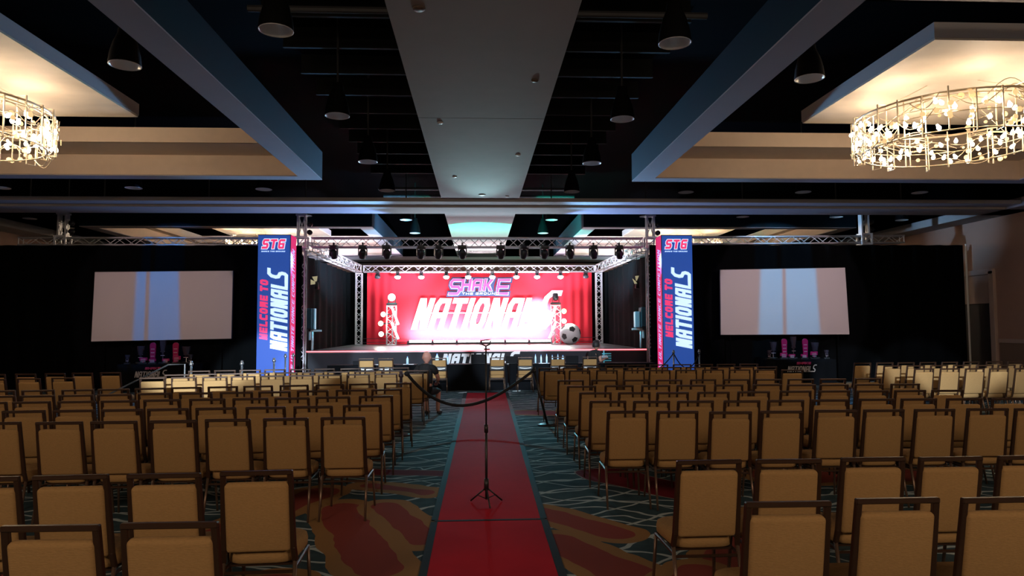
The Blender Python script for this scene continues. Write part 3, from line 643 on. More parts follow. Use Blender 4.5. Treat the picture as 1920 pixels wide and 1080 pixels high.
def head_block(x, y, z, label, tall=0.85, w=0.34):
    t = thing('truss_corner', label, 'truss', (x, y, z), 0, 'truss tower heads')
    bm = B()
    for sx in (-1, 1):
        for sy in (-1, 1): box(bm, (sx*w*.45, sy*w*.45, 0.0), (0.05, 0.05, 0.36))
    for sz in (-1, 1):
        for sx in (-1, 1): box(bm, (sx*w*.45, 0, sz*0.16), (0.04, w, 0.05)); box(bm, (0, sx*w*.45, sz*0.16), (w, 0.04, 0.05))
    cyl(bm, (-w*.4, -w*.45, -.14), (w*.4, -w*.45, .14), 0.015, n=6); obj('sleeve_block', bm, m_alu, t)
    bm = B(); h = tall-0.18
    for sx in (-1, 1): box(bm, (sx*w*.32, 0, 0.18+h/2), (0.05, 0.2, h))
    box(bm, (0, 0, 0.18+h), (w*0.95, 0.24, 0.05)); cyl(bm, (-w*.3, 0, 0.2), (w*.3, 0, 0.18+h), 0.014, n=6); cyl(bm, (w*.3, 0, 0.2), (-w*.3, 0, 0.18+h), 0.014, n=6); obj('head_section', bm, m_alu, t)
    bm = B()
    bm.free()
    for k in range(2):
        bm = B(); lathe(bm, [(0, -0.04), (0.08, -0.04), (0.08, 0.04), (0, 0.04)], (0.24, 0, 0.32+k*0.25), 14, Matrix.Rotation(pi/2, 3, 'X')); obj('pulley', bm, m_fix, t, True)
    return t
def mast(x, y, z1, label):
    truss('truss_tower', (x, y, 0.0), (x, y, z1), 0.24, label, 'ground support towers', 0.3)
head_block(-5.42, 21.5, 4.38, 'truss corner block with pulley head beside the left banner column')
head_block(5.42, 21.5, 4.38, 'truss corner block with pulley head beside the right banner column')
head_block(-12.55, 21.5, 4.40, 'pulley head block on the truss above the far left')
head_block(12.35, 21.5, 4.50, 'pulley head block on the truss above the far right')
for x, l in ((-5.42, 'left stage'), (5.42, 'right stage'), (-12.55, 'far left'), (12.35, 'far right')):
    mast(x, 21.5, 4.18, 'truss mast at the %s tower, in front of the black drape' % l)

# moving heads on the front truss
def make_head(glow=None, name='moving_head_light'):
    t = thing(name, 'x', 'stage light')
    bm = B(); box(bm, (0, 0, -0.06), (0.26, 0.22, 0.10), 0.02); box(bm, (0, 0, 0.03), (0.05, 0.05, 0.10)); obj('base', bm, m_fix, t)
    bm = B()
    for s in (-1, 1): box(bm, (s*0.125, 0, -0.21), (0.03, 0.09, 0.24), 0.008)
    box(bm, (0, 0, -0.12), (0.25, 0.10, 0.03), 0.005); obj('yoke', bm, mat('fixture_grey', (0.05, 0.055, 0.06), 0.35), t)
    bm = B(); r = Matrix.Rotation(radians(25), 3, 'X'); lathe(bm, [(0, 0.14), (0.07, 0.13), (0.105, 0.06), (0.11, -0.05), (0.095, -0.14), (0.085, -0.15)], (0, 0, -0.27), 16, r); obj('lamp_head', bm, m_fix, t, True)
    bm = B(); lathe(bm, [(0.0, -0.142), (0.085, -0.145)], (0, 0, -0.27), 16, r); obj('lens', bm, mat('dark_lens', (0.05, 0.06, 0.07), 0.05, spec=1.0) if glow is None else glow, t, True)
    return t
hx = [-4.43, -3.55, -2.81, -1.76, -1.22, -0.49, 0.70, 1.42, 2.06, 2.86, 3.6, 4.41]
h0 = make_head()
for i, x in enumerate(hx):
    o = h0 if i == 0 else dup(h0, (0, 0, 0)); o.location = (x, 21.42, 4.30); o.rotation_euler = (0, 0, random.uniform(-.5, .5)); o['group'] = 'moving heads on the front truss'
    o['label'] = 'black moving head light, %s from left under the front stage truss' % ORD[i+1]
# pars on the back truss
def make_par(lens, name='par_light'):
    t = thing(name, 'x', 'stage light')
    bm = B(); box(bm, (0, 0, 0.02), (0.16, 0.14, 0.08), 0.01); obj('clamp', bm, m_fix, t)
    bm = B()
    for s in (-1, 1): box(bm, (s*0.10, 0, -0.07), (0.015, 0.04, 0.14))
    obj('yoke', bm, m_fix, t)
    r = Matrix.Rotation(radians(-12), 3, 'X')
    bm = B(); lathe(bm, [(0, 0.08), (0.07, 0.07), (0.09, 0.0), (0.10, -0.07)], (0, 0, -0.10), 16, r); obj('housing', bm, m_fix, t, True)
    bm = B(); lathe(bm, [(0.125, -0.06), (0.128, -0.085), (0.10, -0.13), (0.05, -0.155), (0, -0.16)], (0, 0, -0.10), 16, r); obj('lens', bm, lens, t, True)
    return t
m_lensw = mat('glowing_lens', (1, 1, 1), 0.3, emit=(1.0, 0.93, 1.0), strength=9); m_lensk = mat('unlit_lens', (0.06, 0.07, 0.08), 0.1)
pl = make_par(m_lensw); pk = make_par(m_lensk)
for i, x in enumerate((-3.42, -2.42, -1.36, -0.43, 0.6, 1.63, 2.52, 3.53)):
    o = pl if i == 0 else dup(pl, (0, 0, 0)); o.location = (x, 29.6, 4.08); o['group'] = 'lit lamps on the rear truss'; o['label'] = 'glowing round lamp under the rear truss, %s lit one from left' % ORD[i+1]
for i, x in enumerate((-4.27, 4.62)):
    o = pk if i == 0 else dup(pk, (0, 0, 0)); o.location = (x, 29.6, 4.08); o['label'] = 'unlit black lamp at the %s end of the rear truss' % ('left', 'right')[i]
bm = B(); box(bm, (0.1, 29.58, 4.10), (7.6, 0.05, 0.035)); tag(obj('led_strip', bm, mat('white_led_strip', (1, 1, 1), 0.5, emit=(1.0, 0.82, 1.0), strength=5)), 'long glowing light strip along the bottom of the rear truss', 'light strip')

# footlight battens
def make_batten(i):
    t = thing('footlight_batten', 'glowing floor batten on stage, %s from left below the white lettering' % ORD[i+1], 'stage light', (-2.45+i*1.02, 29.45, 1.04), 0, 'floor battens')
    bm = B(); box(bm, (0, 0, 0.05), (1.0, 0.10, 0.08), 0.01); obj('housing', bm, m_fix, t)
    bm = B(); box(bm, (0, 0.03, 0.13), (0.94, 0.07, 0.10), 0.01); obj('diffuser', bm, mat('batten_glow', (1, 1, 1), 0.4, emit=(1.0, 0.95, 1.0), strength=7), t)
    bm = B(); box(bm, (-0.5, -0.02, 0.09), (0.09, 0.12, 0.17), 0.01); obj('bracket', bm, mat('dark_plum_bracket', (0.05, 0.03, 0.05), 0.5), t)
for i in range(6): make_batten(i)
bm = B(); tube(bm, [(-4.9, 29.75, 1.30), (-3.0, 29.75, 1.28)], 0.012); tube(bm, [(-4.9, 29.75, 1.14), (-3.0, 29.75, 1.14)], 0.012); tag(obj('floor_pipe', bm, m_fix), 'pair of thin black pipes left of the floor battens', 'pipe')
bm = B(); tube(bm, [(4.2, 29.75, 1.30), (5.1, 29.75, 1.30)], 0.012); tube(bm, [(4.0, 29.75, 1.14), (5.1, 29.75, 1.14)], 0.012); tag(obj('floor_pipe', bm, m_fix), 'pair of thin black pipes behind the soccer ball', 'pipe')

# totem towers with lamps and tubes
def totem(x, sgn, label, lit, lamps):
    tot = truss('totem_truss', (x, 28.5, 1.05), (x, 28.5, 2.66), 0.38, label, 'totem towers', 0.24, mat('white_truss', (0.75, 0.75, 0.78), 0.45, 0.3), True, 0.028)
    side = 'left' if x < 0 else 'right'
    t = thing('moving_head_light', 'moving head on top of the %s totem tower%s' % (side, ', glowing cyan' if lit else ', dark'), 'stage light', (x, 28.5, 2.68), 0)
    bm = B(); box(bm, (0, 0, 0.04), (0.42, 0.34, 0.08), 0.015); obj('base', bm, m_fix, t)
    bm = B()
    for s in (-1, 1): box(bm, (s*0.14, 0, 0.20), (0.03, 0.08, 0.26), 0.01)
    box(bm, (0, 0, 0.085), (0.30, 0.08, 0.03))
    obj('yoke', bm, m_fix, t)
    bm = B(); r = Matrix.Rotation(radians(-80 if lit else 15), 3, 'X'); lathe(bm, [(0, -0.13), (0.10, -0.12), (0.12, 0.0), (0.115, 0.14), (0.11, 0.15)], (0, 0, 0.30), 18, r.inverted()); obj('lamp_head', bm, m_fix, t, True)
    if lit:
        bm = B(); sph(bm, (0, -0.13, 0.31), 0.155, (1, 0.5, 1), 18); obj('lens', bm, mat('cyan_glow', (0.6, 1, 1), 0.3, emit=(0.42, 1.0, 1.0), strength=2.2), t, True)
    for k, (dx, z, c) in enumerate(lamps):
        q = thing('round_lamp', 'round glowing lamp on the %s totem tower, %s from top' % (side, ORD[k+1]), 'stage light', (x+dx, 28.3, z), 0, 'round lamps on the totem towers')
        bm = B(); sph(bm, (0, -0.04, 0), 0.105, (1, 0.55, 1), 16); obj('lens', bm, c, q, True)
        bm = B(); lathe(bm, [(0.10, 0.0), (0.11, 0.06), (0.07, 0.14), (0, 0.15)], (0, 0, 0), 16, Matrix.Rotation(-pi/2, 3, 'X')); box(bm, (-dx*0.45, 0.1, 0), (abs(dx)*0.8, 0.04, 0.04)); obj('housing', bm, m_fix, q, True)
    for k, (z0, z1) in enumerate(((2.60, 1.88), (1.97, 1.30))):
        bm = B(); tube(bm, [(-sgn*0.02, -0.28, z0-1.05), (-sgn*0.30, -0.3, z1-1.05)], 0.045, 10)
        obj('light_tube', bm, mat('violet_tube', (0.9, 0.9, 1), 0.4, emit=(0.82, 0.80, 1.0), strength=3.5), tot, True)
m_gl = mat('white_green_glow', (1, 1, 1), 0.3, emit=(0.85, 1.0, 0.75), strength=2.0); m_gg = mat('green_glow', (0.5, 1, 0.6), 0.3, emit=(0.40, 1.0, 0.45), strength=2.0)
totem(-3.52, -1, 'left truss totem on stage with glowing lamps', True, ((-0.32, 2.30, m_gl), (-0.42, 1.93, m_gg), (-0.40, 1.50, m_gl)))
totem(3.18, 1, 'right truss totem on stage beside the soccer ball', False, ((0.32, 2.40, m_gg), (0.32, 1.99, m_gl)))

# soccer ball: truncated icosahedron pattern puffed into a sphere
bt = thing('soccer_ball', 'giant inflatable black and white soccer ball at the right of stage', 'ball', (3.71, 28.0, 1.47))
bm = B(); bmesh.ops.create_icosphere(bm, subdivisions=1, radius=1.0); ico = [v.co.normalized() for v in bm.verts]; bm.free()
rotm = Matrix.Rotation(radians(24), 3, 'Z') @ Matrix.Rotation(radians(-58), 3, 'X')
ico = [rotm @ v for v in ico]
bm = B(); bmesh.ops.create_icosphere(bm, subdivisions=5, radius=1.0)
wh = mat('white_vinyl_ball', (0.85, 0.85, 0.88), 0.35); bk = mat('black_vinyl_ball', (0.02, 0.02, 0.02), 0.35)
for v in bm.verts:
    d = sorted((v.co.normalized().dot(c) for c in ico), reverse=True)
    v.co = v.co.normalized()*0.43*(0.985+0.015*min(1, abs(d[0]-0.935)/0.03))
obj('body', bm, wh, bt, True)
bm = B()
for c in ico:
    u = c.cross(Vector((0.13, 0.31, 0.94))).normalized()
    others = sorted(ico, key=lambda q: -q.dot(c))[1:6]; u = (others[0]-c*others[0].dot(c)).normalized(); w = c.cross(u)
    for k in range(5):
        a0, a1 = 2*pi*k/5, 2*pi*(k+1)/5; A = u*cos(a0)+w*sin(a0); Bv = u*cos(a1)+w*sin(a1); N_ = 6; g = {}
        for p in range(N_+1):
            for q in range(N_+1-p): g[p, q] = bm.verts.new((c+(A*p+Bv*q)*(0.33/N_)).normalized()*0.4335)
        for p in range(N_):
            for q in range(N_-p):
                bm.faces.new((g[p, q], g[p+1, q], g[p, q+1]))
                if p+q < N_-1: bm.faces.new((g[p+1, q], g[p+1, q+1], g[p, q+1]))
obj('pentagon_patch', bm, bk, bt)['kind'] = 'stuff'

# speakers on stands
def speaker(x, y, label, sx, panel):
    t = thing('loudspeaker', label, 'speaker', (x*1.032, y, 1.72), 0)
    bm = B(); box(bm, (0, 0, 0.33), (0.40, 0.36, 0.66), 0.03); obj('cabinet', bm, mat('speaker_cabinet', (0.022, 0.022, 0.026), 0.6), t)
    bm = B(); box(bm, (0, -0.185, 0.33), (0.35, 0.01, 0.60), 0.004); obj('grille', bm, mat('speaker_grille', (0.03, 0.03, 0.034), 0.5, 0.3), t)
    bm = B(); box(bm, (sx*-0.29, 0.05, 0.26), (0.16, 0.24, 0.52 if panel else 0.6), 0.02) if panel else box(bm, (0.24, 0.05, 0.33), (0.05, 0.2, 0.66), 0.01); obj('side_bracket', bm, mat('bracket_grey', (0.35, 0.38, 0.42), 0.4), t)
    s = thing('speaker_stand', 'metal stand holding the %s loudspeaker at the stage corner' % ('left' if x < 0 else 'right'), 'stand', (x, y, 1.04))
    bm = B(); cyl(bm, (0, 0.05, 0), (0, 0.05, 0.66), 0.035, n=10); obj('pole', bm, m_alu, s, True)
    bm = B(); box(bm, (-sx*0.12, 0.05, 0.63), (0.34, 0.06, 0.06), 0.01); box(bm, (sx*0.08, 0.05, 0.47), (0.06, 0.06, 0.28), 0.01); obj('yoke_arm', bm, m_alu, s)
    bm = B(); lathe(bm, [(0, 0), (0.2, 0), (0.2, 0.015), (0, 0.02)], (0, 0.05, 0.0), 20); obj('base_plate', bm, m_fix, s)
speaker(-5.28, 22.35, 'black loudspeaker beside the left banner column', -1, False)
speaker(5.28, 22.35, 'black loudspeaker beside the right banner column', 1, True)
for x, l in ((-5.27, 'left'), (5.30, 'right')):
    t = thing('barn_door_light', 'small open lamp with flaps hanging in the %s wing above the loudspeaker' % l, 'stage light', (x, 22.9, 3.25), 0.3 if x > 0 else -0.3)
    bm = B(); cyl(bm, (0, 0, 0.0), (0, 0, -0.22), 0.05, 0.07, 12); obj('housing', bm, m_fix, t, True)
    bm = B(); quad(bm, (-0.06, 0, 0.02), (-0.20, -0.05, 0.10), (-0.16, -0.12, -0.08), (-0.03, -0.06, -0.06)); quad(bm, (0.0, 0, 0.03), (0.05, -0.05, 0.2), (-0.12, -0.1, 0.18), (-0.06, -0.04, 0.03)); solid(bm, geom=bm.faces[:], thickness=0.006)
    obj('flap', bm, mat('glowing_cream_flap', (0.8, 0.75, 0.5), 0.5, emit=(0.8, 0.72, 0.42), strength=0.35), t)  # light falling on the flaps is put in as a faint glow
    bm = B(); cyl(bm, (0, 0, 0), (0, 0, 1.0), 0.01, n=6); cyl(bm, (-0.16, 0, 0.99), (0.16, 0, 0.99), 0.012, n=6); obj('hanger', bm, m_fix, t)

# ---------------------------------------------------------------- lit banner columns
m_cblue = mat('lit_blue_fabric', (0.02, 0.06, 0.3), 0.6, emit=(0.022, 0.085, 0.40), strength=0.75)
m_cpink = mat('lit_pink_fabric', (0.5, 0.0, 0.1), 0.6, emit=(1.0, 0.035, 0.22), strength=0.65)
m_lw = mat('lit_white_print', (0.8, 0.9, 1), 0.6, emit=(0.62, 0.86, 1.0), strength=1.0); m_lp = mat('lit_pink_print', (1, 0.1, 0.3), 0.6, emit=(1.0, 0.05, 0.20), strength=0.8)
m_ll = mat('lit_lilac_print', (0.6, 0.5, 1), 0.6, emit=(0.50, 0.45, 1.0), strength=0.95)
def column(cx, s, label):
    t = thing('banner_column', label, 'banner', (cx, 20.5, 0), 0)
    w = 0.94; d = 0.62; h = 4.5; x0 = -w/2; yf = 0.0
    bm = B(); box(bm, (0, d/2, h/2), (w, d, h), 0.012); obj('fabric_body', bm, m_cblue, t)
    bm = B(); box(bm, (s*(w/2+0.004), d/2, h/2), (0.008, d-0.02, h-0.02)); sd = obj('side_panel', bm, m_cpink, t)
    bm = B(); X = s*(w/2+0.0085)
    if s > 0: letters(bm, 'THE ULTIMATE DANCE COMPETITION', (X, 0.44, 0.25), (0, 0, 1), (0, -1, 0), 0.27, 0.118, 0.034, 0.2, 0.22)
    else: letters(bm, 'THE ULTIMATE DANCE COMPETITION', (X, 0.17, 0.25), (0, 0, 1), (0, 1, 0), 0.27, 0.118, 0.034, 0.2, 0.22)
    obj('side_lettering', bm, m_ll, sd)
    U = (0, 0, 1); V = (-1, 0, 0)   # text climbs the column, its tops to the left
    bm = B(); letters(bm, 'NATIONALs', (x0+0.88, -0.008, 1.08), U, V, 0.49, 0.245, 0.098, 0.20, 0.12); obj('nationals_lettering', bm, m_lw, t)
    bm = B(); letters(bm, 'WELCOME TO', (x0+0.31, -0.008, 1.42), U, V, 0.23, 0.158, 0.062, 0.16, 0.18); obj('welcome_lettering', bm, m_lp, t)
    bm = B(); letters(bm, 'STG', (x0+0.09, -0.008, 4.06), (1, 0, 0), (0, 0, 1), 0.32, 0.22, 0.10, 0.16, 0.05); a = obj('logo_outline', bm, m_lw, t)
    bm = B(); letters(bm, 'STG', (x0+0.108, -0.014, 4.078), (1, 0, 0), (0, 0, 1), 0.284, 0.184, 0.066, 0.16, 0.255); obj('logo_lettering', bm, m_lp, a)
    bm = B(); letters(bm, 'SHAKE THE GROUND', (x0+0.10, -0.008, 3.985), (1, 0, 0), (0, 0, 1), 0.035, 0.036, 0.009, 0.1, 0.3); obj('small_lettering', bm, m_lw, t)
    bm = B(); box(bm, (0, -0.004, h-0.01), (w, 0.02, 0.02)); box(bm, (s*w/2, -0.004, h/2), (0.02, 0.02, h)); obj('frame_edge', bm, m_fix, t)
column(-5.96, 1, 'tall glowing blue banner column with NATIONALS lettering, left of the stage')
column(5.97, -1, 'tall glowing blue banner column with NATIONALS lettering, right of the stage')

# ---------------------------------------------------------------- projection screens
m_scr = mat('white_screen', (0.62, 0.58, 0.58), 0.7)
def screen(pts, label):
    cx = sum(p[0] for p in pts)/4; t = thing('projection_screen', label, 'screen', (cx*0.972, 20.98, 0), 0, 'projection screens')
    P = [Vector(((x-cx)*0.972, 0, 1.75+(z-1.75)*0.972)) for x, z in pts]
    bm = B(); quad(bm, *P); solid(bm, geom=bm.faces[:], thickness=0.02); obj('screen_surface', bm, m_scr, t)
    bm = B()
    for i in range(4):
        a, b = P[i], P[(i+1) % 4]; cyl(bm, a+Vector((0, 0.03, 0)), b+Vector((0, 0.03, 0)), 0.022, n=6)
    obj('frame', bm, m_fix, t)
    for s in (-1, 1):
        bm = B(); x = s*1.7; cyl(bm, (x, 0.04, 0.0), (x, 0.04, 1.5), 0.02, n=8); cyl(bm, (x, -0.35, 0.02), (x, 0.1, 0.02), 0.02, n=8); obj('leg', bm, m_drape, t)
screen([(-11.68, 1.39), (-7.53, 1.45), (-7.52, 3.52), (-11.63, 3.49)], 'white projection screen before the left black drape')
screen([(7.64, 1.48), (11.80, 1.47), (11.73, 3.60), (7.67, 3.53)], 'white projection screen before the right black drape')
# added spots without any fixture, throwing soft blue stripes on the screens
def gobo(loc, aim, power, c1, c2, ang, stripes):
    o = lamp('added_stripe_spot', 'SPOT', loc, power, (1, 1, 1), aim, size=0.02, angle=ang-14, blend=0.15); d = o.data; d.use_nodes = True; nt = d.node_tree; N = nt.nodes
    em = N['Emission']; tc = N.new('ShaderNodeTexCoord'); sp = N.new('ShaderNodeSeparateXYZ'); dv = N.new('ShaderNodeMath'); dv.operation = 'DIVIDE'
    nt.links.new(tc.outputs['Normal'], sp.inputs[0]); nt.links.new(sp.outputs[0], dv.inputs[0]); nt.links.new(sp.outputs[2], dv.inputs[1])
    mr = N.new('ShaderNodeMapRange'); mr.inputs[1].default_value = -0.5; mr.inputs[2].default_value = 0.5; nt.links.new(dv.outputs[0], mr.inputs[0])
    cr = N.new('ShaderNodeValToRGB'); nt.links.new(mr.outputs[0], cr.inputs[0]); els = cr.color_ramp.elements
    els[0].position = 0; els[0].color = (*c1, 1); els[1].position = 1; els[1].color = (*c1, 1)
    for a, b in stripes:
        for p, c in ((a-0.01, c1), (a+0.01, c2), (b-0.01, c2), (b+0.01, c1)):
            e = els.new(p); e.color = (*c, 1)
    nt.links.new(cr.outputs[0], em.inputs[0])
    return o
gobo((-9.6, 15.6, 4.5), (-9.6, 21.8, 2.45), 600, (0.36, 0.24, 0.25), (0.10, 0.36, 1.0), 62, ((0.37, 0.525), (0.537, 0.592)))
gobo((9.7, 15.6, 4.5), (9.7, 21.8, 2.5), 1050, (0.45, 0.34, 0.38), (0.35, 0.62, 1.0), 62, ((0.36, 0.537), (0.552, 0.68)))

# ---------------------------------------------------------------- trophy tables
m_cloth = mat('black_tablecloth', (0.004, 0.0045, 0.006), 0.9, spec=0.1)
def cloth_table(name, label, x, y, w, d, h, group=None):
    t = thing(name, label, 'table', (x, y, 0), 0, group)
    bm = B(); box(bm, (0, 0, h-0.01), (w, d, 0.03), 0.008); obj('tabletop', bm, m_cloth, t)
    bm = B(); skirt(bm, -w/2, -d/2, w/2, -d/2, 0.005, h-0.01, 0.012, 16, int(w*30)); skirt(bm, w/2, -d/2, w/2, d/2, 0.005, h-0.01, 0.01, 16, 12); skirt(bm, w/2, d/2, -w/2, d/2, 0.005, h-0.01, 0.012, 16, int(w*30)); skirt(bm, -w/2, d/2, -w/2, -d/2, 0.005, h-0.01, 0.01, 16, 12); obj('cloth_drop', bm, m_cloth, t, True)
    return t
m_tp = mat('pink_acrylic', (0.30, 0.008, 0.07), 0.2, spec=0.8); m_td = mat('smoke_acrylic', (0.04, 0.03, 0.04), 0.15, spec=0.9); m_tb = mat('trophy_base', (0.02, 0.02, 0.02), 0.3)
def trophy(x, y, z, h, w, kind, label):
    t = thing('trophy', label, 'trophy', (x, y, z), 0, 'trophies')
    bm = B(); box(bm, (0, 0, 0.02), (w*1.1, 0.10, 0.04), 0.006); obj('base', bm, m_tb, t)
    bm = B(); mm = m_tp if kind else m_td
    if kind == 1:   # rounded tablet
        n = 16; f = []; b_ = []
        for k in range(n+1):
            a = pi*k/n; f.append((w/2*cos(a), h-w/2+w/2*sin(a)))
        pts = [(w/2*0.75, 0.04)]+f+[(-w/2*0.75, 0.04)]
        F = [bm.verts.new((p[0], -0.02, p[1])) for p in pts]; K = [bm.verts.new((p[0], 0.02, p[1])) for p in pts]
        bm.faces.new(F[::-1]); bm.faces.new(K)
        for k in range(len(pts)): bm.faces.new((F[k], F[(k+1) % len(pts)], K[(k+1) % len(pts)], K[k]))
    elif kind == 2:  # low plate award
        cyl(bm, (0, 0, 0.04), (0, 0, h*0.55), 0.015, n=8); box(bm, (0, 0, h*0.7), (w, 0.03, h*0.45), 0.01)
    else:           # cup
        lathe(bm, [(w*.12, 0.04), (w*.08, h*.35), (w*.30, h*.5), (w*.45, h*.8), (w*.5, h), (w*.4, h*.95), (0, h*.6)], (0, 0, 0), 14)
    obj('award_body', bm, mm, t)
    bm = B()
    for k in range(3): box(bm, (0, -0.024-0.0*k, h*(0.35+0.17*k)), (w*0.6, 0.003, 0.012))
    obj('engraving', bm, mat('silver_engraving', (0.6, 0.45, 0.5), 0.3, 0.4), t)
for cx, side in ((-9.06, 'left'), (9.45, 'right')):
    tb = cloth_table('trophy_table', 'black clothed trophy table with white NATIONALS lettering below the %s screen' % side, cx, 20.35, 2.1, 0.7, 0.76, 'trophy tables')
    bm = B(); lx = -0.55 if side == 'left' else -0.42; letters(bm, 'NATIONALs', (lx, -0.367, 0.40), (1, 0, 0), (0, 0, 1), 0.17, 0.088, 0.026, 0.2, 0.14); obj('lettering', bm, mat('grey_white_vinyl', (0.55, 0.5, 0.5), 0.5), tb)
    bm = B(); letters(bm, 'SHAKE', (lx+0.28, -0.367, 0.62), (1, 0, 0), (0, 0, 1), 0.07, 0.08, 0.022, 0.15, 0.08); obj('logo_lettering', bm, mat('dull_pink_vinyl', (0.5, 0.03, 0.10), 0.5), tb)
    items = [(-0.28, .60, .17, 1, 'tall rounded pink'), (0.0, .66, .19, 3, 'tallest smoky cup-shaped'), (0.36, .60, .17, 1, 'second tall rounded pink'), (-0.62, .50, .22, 3, 'wide smoky'), (0.66, .48, .24, 3, 'dark wide cup-shaped'),
             (-0.86, .26, .14, 3, 'small dark end'), (-0.42, .20, .22, 2, 'low pink plate, leftmost'), (-0.17, .16, .20, 2, 'low pink plate near the middle'), (0.20, .16, .20, 2, 'low pink plate right of middle'), (0.50, .24, .22, 2, 'low pink plate, rightmost'), (0.88, .26, .14, 3, 'small dark cup at right end')]
    for k, (dx, h, w, kd, l) in enumerate(items):
        trophy(cx+dx, 20.47 if h > .3 else 20.21, 0.765, h, w, {1: 1, 2: 2, 3: 0}[kd], '%s trophy on the table below the %s screen' % (l, side))

# ---------------------------------------------------------------- judges' table and what stands on it
for cx, w, l in ((-2.95, 2.44, 'left end of the judges row'), (-0.42, 2.44, 'middle left, at the end of the red carpet'), (2.1, 2.44, 'middle right of the judges row'), (4.2, 1.6, 'right end of the judges row')):
    cloth_table('judges_table', 'long table under black cloth, '+l, cx, 19.75, w, 0.60, 0.72, 'judges tables')
def gadget(name, label, cat, x, y, z, rz=0, group=None): return thing(name, label, cat, (x, y, z), rz, group)
def laptop(x, label, w=0.40, h=0.30, rz=0.0):
    t = gadget('laptop', label, 'laptop', x, 19.75, 0.726, rz, 'laptops')
    bm = B(); box(bm, (0, 0.02, 0.012), (w, 0.26, 0.02), 0.004); obj('keyboard_base', bm, m_fix, t)
    bm = B(); box(bm, (0, -0.12, h/2+0.01), (w, 0.012, h), 0.004); obj('lid', bm, mat('dark_laptop_lid', (0.004, 0.004, 0.006), 0.6, spec=0.1), t)
laptop(-0.01, 'black laptop back on the judges table hiding part of the stage lettering', 0.40, 0.26)
laptop(0.98, 'black monitor shape right of the lone chair on the judges table', 0.42, 0.20)
laptop(-3.3, 'low dark laptop at the left end of the judges table', 0.4, 0.1); laptop(2.65, 'dark laptop left of the person in black', 0.36, 0.2)
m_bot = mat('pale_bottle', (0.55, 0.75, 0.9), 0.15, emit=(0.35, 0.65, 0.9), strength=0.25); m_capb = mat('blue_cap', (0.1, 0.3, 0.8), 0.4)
def bottle(x, y, h, label, r=0.034):
    t = gadget('water_bottle', label, 'bottle', x, y-0.15, 0.727, 0, 'bottles on the judges table')
    bm = B(); lathe(bm, [(0, 0), (r, 0.002), (r, h*.65), (r*.45, h*.85), (r*.4, h*.92), (0, h*.92)], n=12); obj('body', bm, m_bot, t, True)
    bm = B(); cyl(bm, (0, 0, h*.92), (0, 0, h), r*.45, n=10); obj('cap', bm, m_capb, t, True)
bottle(-1.37+0.22, 19.6, 0.30, 'pale water bottle right of the bald head', 0.05); bottle(-0.86, 19.6, 0.24, 'bottle with blue label left of the black laptop'); bottle(-2.0, 19.9, 0.22, 'small dark bottle left of the bald person')
for k in range(5): bottle(1.62+k*0.16, 19.9, 0.26-0.02*(k % 2), 'clear tall bottle, %s from left in the cluster right of the carpet' % ORD[k+1], 0.024)
bottle(2.42, 20.05, 0.22, 'bottle behind the tan chair near the person in black')
for x, l in ((-2.75, 'left of the second judge chair'), (-1.95, 'glowing pale, right of the second judge chair'), (1.85, 'in front of the bottle cluster')):
    bm = B(); box(bm, (0, 0, 0.004), (0.30, 0.2, 0.006), 0.001); o = obj('paper_sheet', bm, mat('paper', (0.7, 0.8, 0.85), 0.6)); o.location = (x, 19.6, 0.7265); tag(o, 'sheet of paper on the judges table '+l, 'paper')
for x, y, l in ((-0.45, 18.75, 'left of the lone chair'), (1.02, 19.1, 'between the two right chairs')):
    bm = B(); quad(bm, (-0.1, -0.08, 0.004), (0.12, -0.06, 0.004), (0.14, 0.1, 0.02), (-0.06, 0.08, 0.006)); solid(bm, geom=bm.faces[:], thickness=0.003); o = obj('paper_scrap', bm, _M['paper']); o.location = (x, y, 0.002); tag(o, 'crumpled paper scrap on the carpet '+l, 'paper')

